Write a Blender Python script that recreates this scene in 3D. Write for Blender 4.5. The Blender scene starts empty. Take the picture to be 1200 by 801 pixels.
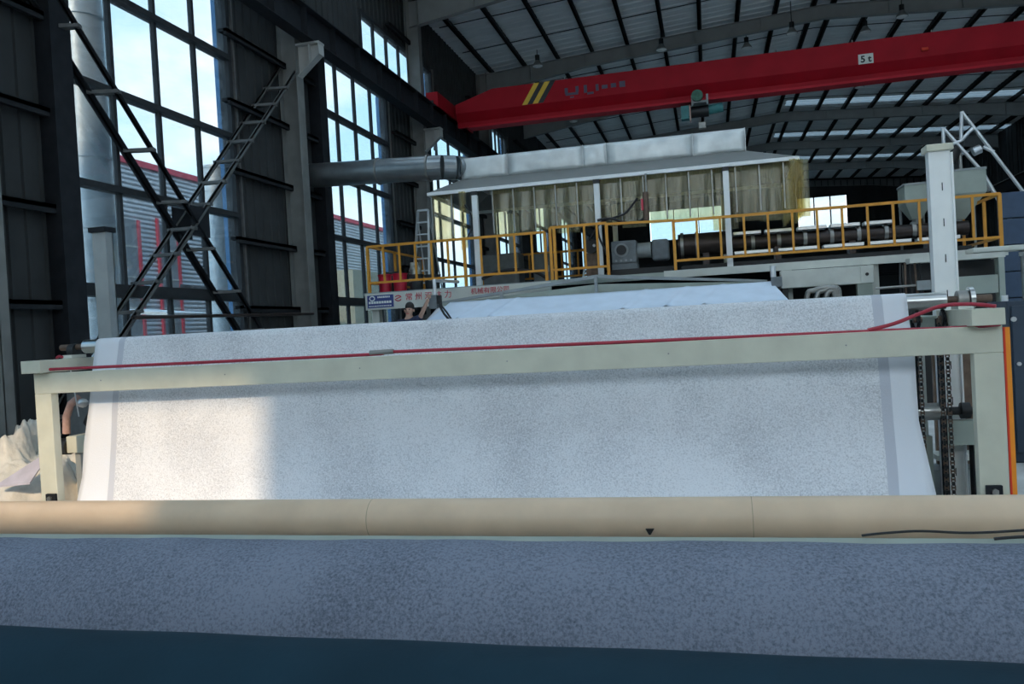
import bpy, bmesh, math, random
from mathutils import Vector, Matrix, noise
random.seed(7)
sc = bpy.context.scene
COL = sc.collection

# ---------------------------------------------------------------- camera
CAM_H = 1.6
YAW, PIT, ROL, FPX = 0.2377, -0.0157, -0.0564, 960.0
_fw = Vector((-math.sin(YAW)*math.cos(PIT), math.cos(YAW)*math.cos(PIT), math.sin(PIT)))
_r = Vector((math.cos(YAW), math.sin(YAW), 0)); _u = _r.cross(_fw)
CR = _r*math.cos(ROL) + _u*math.sin(ROL); CU = -_r*math.sin(ROL) + _u*math.cos(ROL)
cd = bpy.data.cameras.new('camera'); cam = bpy.data.objects.new('camera', cd); COL.objects.link(cam)
m = Matrix((CR, CU, -_fw)).transposed().to_4x4(); m.translation = (0, 0, CAM_H); cam.matrix_world = m
cd.sensor_fit = 'HORIZONTAL'; cd.sensor_width = 36; cd.lens = FPX/1200*36; cd.clip_end = 500
sc.camera = cam

# ---------------------------------------------------------------- world / sun / exposure
w = bpy.data.worlds.new('sky'); sc.world = w; w.use_nodes = True
nt = w.node_tree; nt.nodes.clear()
N = nt.nodes.new; L = nt.links.new
out = N('ShaderNodeOutputWorld'); bg = N('ShaderNodeBackground'); L(bg.outputs[0], out.inputs[0])
tc = N('ShaderNodeTexCoord'); sep = N('ShaderNodeSeparateXYZ'); L(tc.outputs['Generated'], sep.inputs[0])
ramp = N('ShaderNodeValToRGB'); L(sep.outputs['Z'], ramp.inputs[0])
e = ramp.color_ramp.elements
e[0].position = 0.0; e[0].color = (.58, .83, .96, 1); e[1].position = .75; e[1].color = (.25, .56, .88, 1)
nz = N('ShaderNodeTexNoise'); nz.inputs['Scale'].default_value = 3.2; nz.inputs['Detail'].default_value = 6
mp = N('ShaderNodeMapping'); mp.inputs['Scale'].default_value = (1, 1, 2.2); mp.inputs['Location'].default_value = (.3, .2, .1)
L(tc.outputs['Generated'], mp.inputs[0]); L(mp.outputs[0], nz.inputs['Vector'])
cr = N('ShaderNodeValToRGB'); L(nz.outputs[0], cr.inputs[0]); cr.color_ramp.elements[0].position = .50; cr.color_ramp.elements[1].position = .68
mx = N('ShaderNodeMix'); mx.data_type = 'RGBA'; L(cr.outputs[0], mx.inputs[0]); L(ramp.outputs[0], mx.inputs[6]); mx.inputs[7].default_value = (1.0, 1.0, 1.0, 1)
L(mx.outputs[2], bg.inputs[0]); bg.inputs[1].default_value = 1.7
sd = bpy.data.lights.new('sun', 'SUN'); sun = bpy.data.objects.new('sun', sd); COL.objects.link(sun)
SUN_DIR = Vector((-.17, 1, -.47)).normalized()
sun.rotation_euler = SUN_DIR.to_track_quat('-Z', 'Y').to_euler(); sun.location = (0, -20, 30)
sd.energy = .85; sd.angle = .02; sd.color = (1, .78, .53)
sc.view_settings.view_transform = 'Standard'; sc.view_settings.look = 'None'
sc.view_settings.exposure = 1.6; sc.view_settings.gamma = 1; sc.view_settings.use_curve_mapping = False
sc.cycles.max_bounces = 10; sc.cycles.diffuse_bounces = 5; sc.cycles.transparent_max_bounces = 24
sc.cycles.caustics_reflective = False; sc.cycles.caustics_refractive = False
sc.cycles.sample_clamp_indirect = 8

# ---------------------------------------------------------------- helpers
def at(x, y, Y):
    d = CR*((x-600)/FPX) + CU*((400.5-y)/FPX) + _fw
    p = d*(Y/d.y); return Vector((p.x, p.y, p.z+CAM_H))
def atx(x, y, X):
    d = CR*((x-600)/FPX) + CU*((400.5-y)/FPX) + _fw
    p = d*(X/d.x); return Vector((p.x, p.y, p.z+CAM_H))

class MB:
    def __init__(s): s.v = []; s.f = []; s.sm = []
    def add(s, vs, fs, sm=False):
        b = len(s.v); s.v += [tuple(v) for v in vs]
        for f in fs: s.f.append(tuple(i+b for i in f)); s.sm.append(sm)
        return s
    def box(s, x0, x1, y0, y1, z0, z1):
        vs = [(x, y, z) for x in (x0, x1) for y in (y0, y1) for z in (z0, z1)]
        return s.add(vs, [(0,1,3,2),(4,6,7,5),(0,4,5,1),(2,3,7,6),(0,2,6,4),(1,5,7,3)])
    def bar(s, a, b, w_, h_, up=(0,0,1)):
        a = Vector(a); b = Vector(b); d = (b-a).normalized(); up = Vector(up)
        if abs(d.dot(up)) > .98: up = Vector((0,1,0))
        sd_ = d.cross(up).normalized(); u2 = sd_.cross(d).normalized()
        vs = [p + sd_*(i*w_/2) + u2*(j*h_/2) for p in (a, b) for i in (-1, 1) for j in (-1, 1)]
        return s.add(vs, [(0,1,3,2),(4,6,7,5),(0,4,5,1),(2,3,7,6),(0,2,6,4),(1,5,7,3)])
    def tube(s, pts, r, n=12, cap=True, sm=True):
        pts = [Vector(p) for p in pts]; rs = r if isinstance(r, (list, tuple)) else [r]*len(pts)
        rings = []; prev = None
        for i, p in enumerate(pts):
            d = (pts[min(i+1, len(pts)-1)] - pts[max(i-1, 0)])
            if d.length < 1e-7: d = Vector((0,0,1))
            d.normalize()
            if prev is None:
                q = Vector((0,0,1)) if abs(d.z) < .9 else Vector((1,0,0)); prev = (q - d*q.dot(d)).normalized()
            else:
                q = prev - d*prev.dot(d)
                prev = q.normalized() if q.length > 1e-6 else prev
            o = d.cross(prev)
            rings.append([p + (prev*math.cos(2*math.pi*k/n) + o*math.sin(2*math.pi*k/n))*rs[i] for k in range(n)])
        vs = [v for R in rings for v in R]; fs = []
        for i in range(len(pts)-1):
            for k in range(n): fs.append((i*n+k, i*n+(k+1)%n, (i+1)*n+(k+1)%n, (i+1)*n+k))
        s.add(vs, fs, sm)
        if cap:
            s.add(rings[0], [tuple(range(n-1, -1, -1))]); s.add(rings[-1], [tuple(range(n))])
        return s
    def prism(s, prof, axis, a, b):
        # prof: list of 2D points; axis 'x': (y,z); 'y': (x,z); 'z': (x,y)
        def P(p, t): return {'x': (t, p[0], p[1]), 'y': (p[0], t, p[1]), 'z': (p[0], p[1], t)}[axis]
        n = len(prof); vs = [P(p, a) for p in prof] + [P(p, b) for p in prof]
        fs = [(i, (i+1)%n, n+(i+1)%n, n+i) for i in range(n)] + [tuple(range(n-1,-1,-1)), tuple(range(n, 2*n))]
        return s.add(vs, fs)
    def grid(s, P, sm=True, thick=0):
        # P[i][j] grid of points
        ni, nj = len(P), len(P[0])
        vs = [p for r in P for p in r]
        fs = [(i*nj+j, i*nj+j+1, (i+1)*nj+j+1, (i+1)*nj+j) for i in range(ni-1) for j in range(nj-1)]
        return s.add(vs, fs, sm)
    def sphere(s, c, r, nu=12, nv=8, sc_=(1,1,1)):
        c = Vector(c); P = []
        for i in range(nv+1):
            th = math.pi*i/nv
            P.append([c + Vector((math.sin(th)*math.cos(2*math.pi*k/nu)*sc_[0], math.sin(th)*math.sin(2*math.pi*k/nu)*sc_[1], math.cos(th)*sc_[2]))*r for k in range(nu+1)])
        return s.grid(P)
    def build(s, name, mat, parent=None, bevel=0, solid=0):
        me = bpy.data.meshes.new(name); me.from_pydata(s.v, [], s.f); me.update()
        bm = bmesh.new(); bm.from_mesh(me); bmesh.ops.recalc_face_normals(bm, faces=bm.faces); bm.to_mesh(me); bm.free()
        for p, sm in zip(me.polygons, s.sm): p.use_smooth = sm
        return link(name, me, mat, parent, bevel, solid)

def link(name, me, mat, parent=None, bevel=0, solid=0):
    if mat is not None and len(me.materials) == 0: me.materials.append(mat)
    o = bpy.data.objects.new(name, me); COL.objects.link(o)
    if parent is not None: setpar(o, parent)
    if solid:
        md = o.modifiers.new('solid', 'SOLIDIFY'); md.thickness = solid; md.offset = 0
    if bevel:
        md = o.modifiers.new('bevel', 'BEVEL'); md.width = bevel; md.segments = 2; md.limit_method = 'ANGLE'
    return o
def wmat(o):
    mm = Matrix.LocRotScale(o.location, o.rotation_euler, o.scale)
    return wmat(o.parent) @ o.matrix_parent_inverse @ mm if o.parent else mm
def setpar(o, parent):
    o.parent = parent; o.matrix_parent_inverse = wmat(parent).inverted()
def tag(o, label=None, cat=None, group=None, kind=None):
    if label: o['label'] = label
    if cat: o['category'] = cat
    if group: o['group'] = group
    if kind: o['kind'] = kind
    return o
def empty(name, loc=(0,0,0), label=None, cat=None, group=None, kind=None):
    o = bpy.data.objects.new(name, None); COL.objects.link(o); o.location = loc; o.empty_display_size = .1
    return tag(o, label, cat, group, kind)
def box(name, x0, x1, y0, y1, z0, z1, mat, parent=None, bevel=0):
    return MB().box(x0,x1,y0,y1,z0,z1).build(name, mat, parent, bevel)
def inst(name, me, parent, loc, rz=0, scale=(1,1,1)):
    o = bpy.data.objects.new(name, me); COL.objects.link(o)
    o.location = loc; o.rotation_euler = (0,0,rz); o.scale = scale
    if parent is not None: setpar(o, parent)
    return o
def mesh_of(mb, name, mat):
    me = bpy.data.meshes.new(name); me.from_pydata(mb.v, [], mb.f); me.update()
    bm = bmesh.new(); bm.from_mesh(me); bmesh.ops.recalc_face_normals(bm, faces=bm.faces); bm.to_mesh(me); bm.free()
    for p, sm in zip(me.polygons, mb.sm): p.use_smooth = sm
    me.materials.append(mat); return me
def text(name, body, size, mw, mat, parent, extrude=.002, align='LEFT', bold=0):
    c = bpy.data.curves.new(name, 'FONT'); c.body = body; c.size = size; c.extrude = extrude; c.align_x = align; c.offset = bold
    c.materials.append(mat); o = bpy.data.objects.new(name, c); COL.objects.link(o)
    me = bpy.data.meshes.new_from_object(o.evaluated_get(bpy.context.evaluated_depsgraph_get())); me.materials.clear(); me.materials.append(mat)
    bpy.data.objects.remove(o); o = bpy.data.objects.new(name, me); COL.objects.link(o)
    o.location = mw.to_translation(); o.rotation_euler = mw.to_euler(); o['kind'] = 'stuff'
    if parent: setpar(o, parent)
    return o
FACE_Y = Matrix.Rotation(math.pi/2, 4, 'X')   # text facing -Y

# ---------------------------------------------------------------- materials
def mat(name, col, rough=.6, metal=0, var=.12, scale=8, bump=0, bscale=60, stretch=(1,1,1), spec=.5, col2=None):
    m = bpy.data.materials.new(name); m.use_nodes = True; t = m.node_tree; b = t.nodes['Principled BSDF']
    b.inputs['Roughness'].default_value = rough; b.inputs['Metallic'].default_value = metal
    b.inputs['Specular IOR Level'].default_value = spec
    co = t.nodes.new('ShaderNodeTexCoord'); mp = t.nodes.new('ShaderNodeMapping'); mp.inputs['Scale'].default_value = stretch
    t.links.new(co.outputs['Object'], mp.inputs[0])
    n = t.nodes.new('ShaderNodeTexNoise'); n.inputs['Scale'].default_value = scale; n.inputs['Detail'].default_value = 5
    t.links.new(mp.outputs[0], n.inputs['Vector'])
    r = t.nodes.new('ShaderNodeValToRGB'); t.links.new(n.outputs[0], r.inputs[0])
    r.color_ramp.elements[0].position = .3; r.color_ramp.elements[1].position = .7
    c2 = col2 or tuple(min(1, c*(1+var)) for c in col)
    c1 = tuple(c*(1-var) for c in col) if not col2 else col
    r.color_ramp.elements[0].color = (*c1, 1); r.color_ramp.elements[1].color = (*c2, 1)
    t.links.new(r.outputs[0], b.inputs['Base Color'])
    if bump:
        n2 = t.nodes.new('ShaderNodeTexNoise'); n2.inputs['Scale'].default_value = bscale; n2.inputs['Detail'].default_value = 4
        t.links.new(mp.outputs[0], n2.inputs['Vector'])
        bp = t.nodes.new('ShaderNodeBump'); bp.inputs['Strength'].default_value = bump; bp.inputs['Distance'].default_value = .02
        t.links.new(n2.outputs[0], bp.inputs['Height']); t.links.new(bp.outputs[0], b.inputs['Normal'])
    return m

def fabric_mat(name, lo, hi, plain, edges=None):
    """speckled non-woven; edges=(xl0, xl1, xr0, xr1): plain selvedge beyond xl0 / xr1 with a greyer lap strip"""
    m = bpy.data.materials.new(name); m.use_nodes = True; t = m.node_tree; b = t.nodes['Principled BSDF']
    b.inputs['Roughness'].default_value = .9; b.inputs['Specular IOR Level'].default_value = .15
    Nn = t.nodes.new; Ln = t.links.new
    co = Nn('ShaderNodeTexCoord')
    n1 = Nn('ShaderNodeTexNoise'); n1.inputs['Scale'].default_value = 85; n1.inputs['Detail'].default_value = 6; n1.inputs['Roughness'].default_value = .7
    n2 = Nn('ShaderNodeTexNoise'); n2.inputs['Scale'].default_value = 1.6; n2.inputs['Detail'].default_value = 3
    n3 = Nn('ShaderNodeTexVoronoi'); n3.inputs['Scale'].default_value = 70
    for n in (n1, n2, n3): Ln(co.outputs['Object'], n.inputs['Vector'])
    a = Nn('ShaderNodeMath'); a.operation = 'MULTIPLY_ADD'; Ln(n2.outputs[0], a.inputs[0]); a.inputs[1].default_value = .35; Ln(n1.outputs[0], a.inputs[2])
    r = Nn('ShaderNodeValToRGB'); Ln(a.outputs[0], r.inputs[0]); el = r.color_ramp.elements
    el[0].position = .46; el[0].color = (*lo, 1); el[1].position = .74; el[1].color = (*hi, 1)
    cur = r.outputs[0]
    if edges:
        s = Nn('ShaderNodeSeparateXYZ'); Ln(co.outputs['Object'], s.inputs[0])
        def step(x, gt):
            q = Nn('ShaderNodeMath'); q.operation = 'GREATER_THAN' if gt else 'LESS_THAN'; Ln(s.outputs[0], q.inputs[0]); q.inputs[1].default_value = x; return q.outputs[0]
        for x, gt, c in ((edges[0], False, plain[1]), (edges[1], False, plain[0]), (edges[2], True, plain[1]), (edges[3], True, plain[0])):
            mxx = Nn('ShaderNodeMix'); mxx.data_type = 'RGBA'; Ln(step(x, gt), mxx.inputs[0]); Ln(cur, mxx.inputs[6]); mxx.inputs[7].default_value = (*c, 1); cur = mxx.outputs[2]
    Ln(cur, b.inputs['Base Color'])
    bp = Nn('ShaderNodeBump'); bp.inputs['Strength'].default_value = .25; bp.inputs['Distance'].default_value = .01
    Ln(n1.outputs[0], bp.inputs['Height']); Ln(bp.outputs[0], b.inputs['Normal'])
    return m

def sheer(name, tint, gloss, grough, diff, dcol, wrinkle=0, wscale=6, wst=(1,1,1), share=.55):
    """thin see-through sheet: tinted transparent + gloss + a little scattering dirt"""
    m = bpy.data.materials.new(name); m.use_nodes = True; t = m.node_tree; t.nodes.clear()
    Nn = t.nodes.new; Ln = t.links.new
    o = Nn('ShaderNodeOutputMaterial'); tr = Nn('ShaderNodeBsdfTransparent'); tr.inputs[0].default_value = (*tint, 1)
    gl = Nn('ShaderNodeBsdfGlossy'); gl.inputs['Roughness'].default_value = grough
    df = Nn('ShaderNodeBsdfDiffuse'); df.inputs[0].default_value = (*dcol, 1)
    tl = Nn('ShaderNodeBsdfTranslucent'); tl.inputs[0].default_value = (*dcol, 1)
    sc2 = Nn('ShaderNodeMixShader'); sc2.inputs[0].default_value = share; Ln(df.outputs[0], sc2.inputs[1]); Ln(tl.outputs[0], sc2.inputs[2])
    m1 = Nn('ShaderNodeMixShader'); m2 = Nn('ShaderNodeMixShader'); m2.inputs[0].default_value = gloss
    co = Nn('ShaderNodeTexCoord'); mp_ = Nn('ShaderNodeMapping'); mp_.inputs['Scale'].default_value = wst; Ln(co.outputs['Object'], mp_.inputs[0])
    nn = Nn('ShaderNodeTexNoise'); nn.inputs['Scale'].default_value = wscale; nn.inputs['Detail'].default_value = 6; Ln(mp_.outputs[0], nn.inputs['Vector'])
    rr = Nn('ShaderNodeValToRGB'); Ln(nn.outputs[0], rr.inputs[0]); rr.color_ramp.elements[0].position = .4; rr.color_ramp.elements[1].position = .75
    rr.color_ramp.elements[0].color = (diff*.5,)*3 + (1,); rr.color_ramp.elements[1].color = (min(1, diff*2),)*3 + (1,)
    Ln(rr.outputs[0], m1.inputs[0]); Ln(tr.outputs[0], m1.inputs[1]); Ln(sc2.outputs[0], m1.inputs[2])
    Ln(m1.outputs[0], m2.inputs[1]); Ln(gl.outputs[0], m2.inputs[2]); Ln(m2.outputs[0], o.inputs[0])
    if wrinkle:
        bp = Nn('ShaderNodeBump'); bp.inputs['Strength'].default_value = wrinkle; bp.inputs['Distance'].default_value = .05
        Ln(nn.outputs[0], bp.inputs['Height']); Ln(bp.outputs[0], gl.inputs['Normal'])
    return m

M = {}
M['concrete'] = mat('concrete', (.58, .57, .55), .85, var=.2, scale=1.5, bump=.2)
M['yard'] = mat('yard', (.50, .48, .44), .9, var=.12, scale=.8)
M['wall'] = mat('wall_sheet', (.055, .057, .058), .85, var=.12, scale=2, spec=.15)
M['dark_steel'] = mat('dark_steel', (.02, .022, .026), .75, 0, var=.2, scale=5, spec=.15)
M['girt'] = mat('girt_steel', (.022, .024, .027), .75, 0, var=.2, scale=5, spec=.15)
M['column'] = mat('column_paint', (.20, .20, .19), .7, var=.15, scale=3)
M['corbel'] = mat('corbel_paint', (.42, .42, .40), .7, var=.12, scale=3)
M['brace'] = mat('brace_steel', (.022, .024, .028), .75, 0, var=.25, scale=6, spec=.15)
M['brace_lit'] = mat('brace_batten', (.13, .13, .128), .6, .2, var=.2, scale=6)  # lighter grey puts the light on one diagonal and the battens into colour
M['roof'] = mat('roof_sheet', (.78, .79, .79), .7, var=.08, scale=1.2, stretch=(.3, 3, 1))
M['rafter'] = mat('rafter_paint', (.26, .265, .26), .7, var=.1, scale=2)
M['purlin'] = mat('purlin_steel', (.03, .031, .033), .7, 0, var=.15, scale=4, spec=.2)
M['frame_metal'] = mat('window_frame_metal', (.035, .038, .042), .6, 0, var=.15, scale=8, spec=.25)
M['blue_trim'] = mat('blue_trim', (.10, .30, .58), .5, var=.1)
M['glass'] = sheer('dirty_glass', (.485, .515, .53), .05, .03, .04, (.75, .78, .8), wscale=2.5)
M['rooflight'] = sheer('roof_light_sheet', (.02, .02, .02), .02, .3, 1.9, (.74, .70, .67), share=.8)
M['rooflight_old'] = sheer('weathered_roof_light', (.02, .02, .02), .02, .3, 1.9, (.24, .25, .25), share=.3)  # darker, less translucent sheet for the far roof strips
M['frost'] = sheer('frosted_sheet', (.02, .02, .02), .02, .3, 1.9, (.99, .93, .89), share=.95)
M['red'] = mat('crane_red', (.36, .005, .014), .6, var=.12, scale=1.5, spec=.2)
M['red_flange'] = mat('crane_red_flange', (.50, .008, .022), .5, var=.1, scale=2, spec=.25)  # brighter red paints in the light caught by the protruding flange
M['yellow'] = mat('hazard_yellow', (.75, .45, .03), .5, var=.08)
M['black'] = mat('black_paint', (.012, .012, .013), .5, var=.1)
M['rubber'] = mat('black_rubber', (.018, .018, .02), .6, var=.2, scale=10)
M['letter'] = mat('letter_grey_blue', (.10, .07, .11), .6, var=.05)
M['white'] = mat('white_paint', (.90, .90, .88), .5, var=.05, scale=4)
M['offwhite'] = mat('off_white', (.66, .66, .60), .6, var=.08, scale=4)
M['teal'] = mat('hoist_teal', (.05, .22, .22), .5, var=.15)
M['green'] = mat('hoist_green', (.03, .13, .08), .5, var=.25, scale=12)
M['steel'] = mat('bright_steel', (.62, .62, .61), .28, 1, var=.08, scale=3, stretch=(1, 20, 20))
M['dull_steel'] = mat('dull_steel', (.34, .33, .31), .45, .8, var=.2, scale=5)
M['rust'] = mat('brown_steel', (.17, .115, .085), .6, .5, var=.3, scale=10)
M['galv'] = mat('galvanised', (.74, .76, .75), .45, .35, var=.18, scale=2.2, bump=.25, bscale=2.5)
M['galv_duct'] = mat('galvanised_duct', (.30, .32, .33), .34, .85, var=.15, scale=3, bump=.1, bscale=8)
M['duct_out'] = mat('outdoor_galvanised', (.85, .88, .90), .4, .35, var=.12, scale=3, bump=.1, bscale=6)
M['grey_sheet'] = mat('grey_sheet', (.2, .2, .19), .7, var=.08, scale=2)
M['pvc'] = sheer('yellowed_pvc', (.93, .88, .68), .035, .15, .16, (.90, .83, .60), .2, 9, (3, 3, .15))
M['poly'] = sheer('clear_poly', (.85, .84, .80), .08, .2, .55, (.82, .79, .72), .6, 7)
M['orange'] = mat('rail_orange', (.72, .30, .025), .45, var=.1, scale=6)
M['orange_strip'] = mat('strip_orange', (.95, .30, .02), .45, var=.05)
M['red_strip'] = mat('strip_red', (.80, .05, .02), .45, var=.05)
M['hose'] = mat('red_hose', (.42, .025, .05), .45, var=.12, scale=20)
M['cream'] = mat('cream_paint', (.64, .62, .50), .55, var=.07, scale=5, bump=.04)
M['grgreen'] = mat('grey_green_paint', (.36, .40, .35), .55, var=.1, scale=3)
M['grey'] = mat('machine_grey', (.30, .32, .32), .55, var=.12, scale=4)
M['motor'] = mat('motor_grey', (.16, .175, .185), .55, var=.15, scale=8)
M['tan'] = mat('tan_tube', (.74, .54, .37), .42, var=.08, scale=4, bump=.02)
M['roll'] = fabric_mat('grey_felt', (.085, .098, .128), (.235, .258, .325), None)
M['sheet'] = fabric_mat('white_felt', (.46, .46, .49), (.84, .84, .87), ((.80, .81, .86), (.58, .59, .65)), (-5.16, -5.22, 1.15, 1.22))
M['web'] = mat('web_cloth', (.74, .82, .94), .85, var=.05, scale=3)
M['tealwrap'] = mat('teal_wrap', (.009, .032, .05), .75, var=.15, scale=2, bump=.05, spec=.2)
M['siding'] = mat('grey_siding', (.62, .625, .65), .6, var=.06, scale=1)
M['trim_red'] = mat('trim_red', (.75, .045, .085), .5, var=.06)
M['pane_dark'] = mat('dark_pane', (.28, .30, .32), .15, var=.1)
M['bucket'] = mat('bucket_red', (.62, .015, .05), .4, var=.08)
M['bin'] = mat('black_bin', (.03, .033, .036), .5, var=.1)
M['alu'] = mat('aluminium', (.72, .73, .74), .35, .7, var=.06)
M['navy'] = mat('navy_cabinet', (.035, .055, .085), .5, var=.08)
M['blue_panel'] = mat('blue_panel', (.05, .085, .15), .55, var=.1)
M['signblue'] = mat('sign_blue', (.05, .07, .25), .5, var=.05)
M['signred'] = mat('sign_red', (.62, .05, .08), .5, var=.05)
M['barrel'] = mat('barrel_dark', (.055, .04, .036), .4, .5, var=.25, scale=6)
M['skin'] = mat('skin', (.55, .33, .24), .55, var=.06)
M['hair'] = mat('hair', (.02, .017, .015), .6, var=.2, scale=30)
M['shirt'] = mat('navy_shirt', (.02, .03, .07), .8, var=.2, scale=10)
M['trousers'] = mat('trousers', (.03, .03, .035), .8, var=.2, scale=10)
M['lamp_on'] = mat('lamp_lens', (.8, .8, .78), .4)  # plain pale lens without emission
M['pink'] = mat('pink_tube', (.55, .33, .27), .6, var=.15, scale=20)
M['annex'] = mat('annex_cream', (.72, .68, .50), .8, var=.06)
M['annex_blue'] = mat('annex_door', (.28, .36, .44), .5, var=.1)

# ================================================================ SETTING
XL, XR, YB, YF = -8.7, 17.9, 72.05, -7.95     # walls
RIDGE_X = 4.6
def roof_z(x): return 12.75 - .07*abs(x-RIDGE_X)     # underside of purlins
COLS = [8.05 + 8*k for k in range(-2, 9)]
box('ground', -120, 120, -120, 190, -.3, -.06, M['yard']); tag(bpy.data.objects['ground'], kind='structure')
tag(box('floor', XL, XR, YF, YB, -.25, 0, M['concrete']), kind='structure')

# ---- left wall with window holes
HOLES = []
WIN = []
for b in range(-2, 8):
    ww = .55 if b > 2 else 0      # the far bays have wider windows
    WIN.append((9.8+8*(b-1)-ww, 14.1+8*(b-1)+ww, 1.0, 8.45))
UP = [(20.55, 26.3, 8.75, 10.35), (33.0, 36.8, 8.75, 10.35), (44.5, 49.5, 8.75, 10.35)]
HOLES = [h for h in WIN if h[1] < YB and h[0] > YF] + UP
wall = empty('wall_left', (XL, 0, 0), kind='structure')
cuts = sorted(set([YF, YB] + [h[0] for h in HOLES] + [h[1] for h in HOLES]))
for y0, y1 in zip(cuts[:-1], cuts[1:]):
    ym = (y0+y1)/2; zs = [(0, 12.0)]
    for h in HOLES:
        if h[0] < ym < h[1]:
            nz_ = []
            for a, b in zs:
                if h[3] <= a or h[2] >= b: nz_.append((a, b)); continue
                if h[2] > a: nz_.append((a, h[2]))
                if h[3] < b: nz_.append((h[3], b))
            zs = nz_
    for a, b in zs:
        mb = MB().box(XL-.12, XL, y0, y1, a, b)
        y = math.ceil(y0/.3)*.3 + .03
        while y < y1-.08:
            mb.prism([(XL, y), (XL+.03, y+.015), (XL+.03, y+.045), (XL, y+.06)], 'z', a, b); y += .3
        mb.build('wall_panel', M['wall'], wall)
for z in (2.3, 3.6, 4.9, 6.2, 7.5, 8.62, 10.6):
    segs = []
    for (a, b) in [(c_-(2.25 if c_ < 23 else 1.65), c_+(1.72 if c_ < 22 else 1.15)) for c_ in COLS]:
        if b < YF or a > YB: continue
        MB().box(XL+.03, XL+.2, max(a, YF), min(b, YB), z-.03, z+.03).box(XL+.14, XL+.2, max(a, YF), min(b, YB), z-.09, z+.03).build('girt', M['girt'], wall)

# ---- windows
def make_window(idx, y0, y1, z0, z1, rows, ncol):
    wo = empty('window_%d' % idx, (XL, (y0+y1)/2, z0), kind='structure')
    MB().box(XL-.16, XL+.06, y0-.05, y0+.06, z0, z1).box(XL-.16, XL+.06, y1-.06, y1+.05, z0, z1)\
        .box(XL-.16, XL+.06, y0, y1, z0-.05, z0+.05).box(XL-.16, XL+.06, y0, y1, z1-.05, z1+.05).build('frame', M['frame_metal'], wo)
    if z1-z0 > 3: box('jamb_post', XL-.02, XL+.28, y0-.42, y0-.05, max(0, z0-1.0), z1+.1, M['dark_steel'], wo)
    box('jamb_stud', XL-.02, XL+.1, y1+.06, y1+.11, max(0, z0-1.0), z1+.1, M['brace_lit'], wo)
    box('jamb', XL-.26, XL-.13, y1-.04, y1+.03, z0, z1, M['blue_trim'], wo)
    st = (y1-y0)/ncol
    for c in range(1, ncol):
        y = y0+st*c; MB().box(XL-.05, XL+.03, y-.035, y+.035, z0, z1).build('mullion', M['frame_metal'], wo)
    zs = [z0] + [z for z, _ in rows] + [z1]
    for z, t in rows:
        MB().box(XL-.08, XL+.07, y0, y1, z-t, z+t).box(XL-.1, XL+.09, y0, y1, z-t-.012, z-t).build('transom', M['frame_metal'], wo)
    for r in range(len(zs)-1):
        h = zs[r+1]-zs[r]
        me = mesh_of(MB().box(-.004, .004, -st/2+.01, st/2-.01, .01, h-.01), 'pane', M['glass'])
        for c in range(ncol):
            inst('pane', me, wo, (XL-.02, y0+st*(c+.5), zs[r]))
n = 0
for h in HOLES:
    n += 1
    if h in UP: make_window(n, *h, [], 6)
    else: make_window(n, *h, [(2.52, .09), (4.07, .045), (5.57, .045), (7.07, .05)], 4)

# ---- back wall with a strip of windows, right wall, gable end behind the camera
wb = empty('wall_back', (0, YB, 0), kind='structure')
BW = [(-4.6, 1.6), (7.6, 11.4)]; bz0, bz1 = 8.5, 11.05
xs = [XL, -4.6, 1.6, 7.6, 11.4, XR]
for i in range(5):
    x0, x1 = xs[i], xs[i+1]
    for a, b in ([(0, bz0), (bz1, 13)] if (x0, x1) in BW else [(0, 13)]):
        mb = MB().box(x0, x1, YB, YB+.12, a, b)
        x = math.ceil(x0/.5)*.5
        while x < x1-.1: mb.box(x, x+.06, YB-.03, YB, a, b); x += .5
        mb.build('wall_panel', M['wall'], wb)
for x0, x1 in BW:
    n += 1
    wo = empty('window_%d' % n, ((x0+x1)/2, YB, bz0), kind='structure')
    MB().box(x0, x1, YB-.06, YB+.1, bz0-.06, bz0).box(x0, x1, YB-.06, YB+.1, bz1, bz1+.06).box(x0-.06, x0, YB-.06, YB+.1, bz0, bz1).box(x1, x1+.06, YB-.06, YB+.1, bz0, bz1).build('frame', M['frame_metal'], wo)
    k = 3; st = (x1-x0)/k
    for c in range(k):
        if c: box('mullion', x0+st*c-.05, x0+st*c+.05, YB-.04, YB+.08, bz0, bz1, M['frame_metal'], wo)
        box('pane', x0+st*c+.06, x0+st*(c+1)-.06, YB+.02, YB+.03, bz0, bz1, M['glass'], wo)
wr = empty('wall_right', (XR, 0, 0), kind='structure')
def right_panel(y0, y1, a, b):
    mb = MB().box(XR, XR+.12, y0, y1, a, b)
    for j in range(int((y1-y0)/.5)): mb.box(XR-.03, XR, y0+j*.5+.2, y0+j*.5+.26, a, b)
    mb.build('wall_panel', M['wall'], wr)
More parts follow.
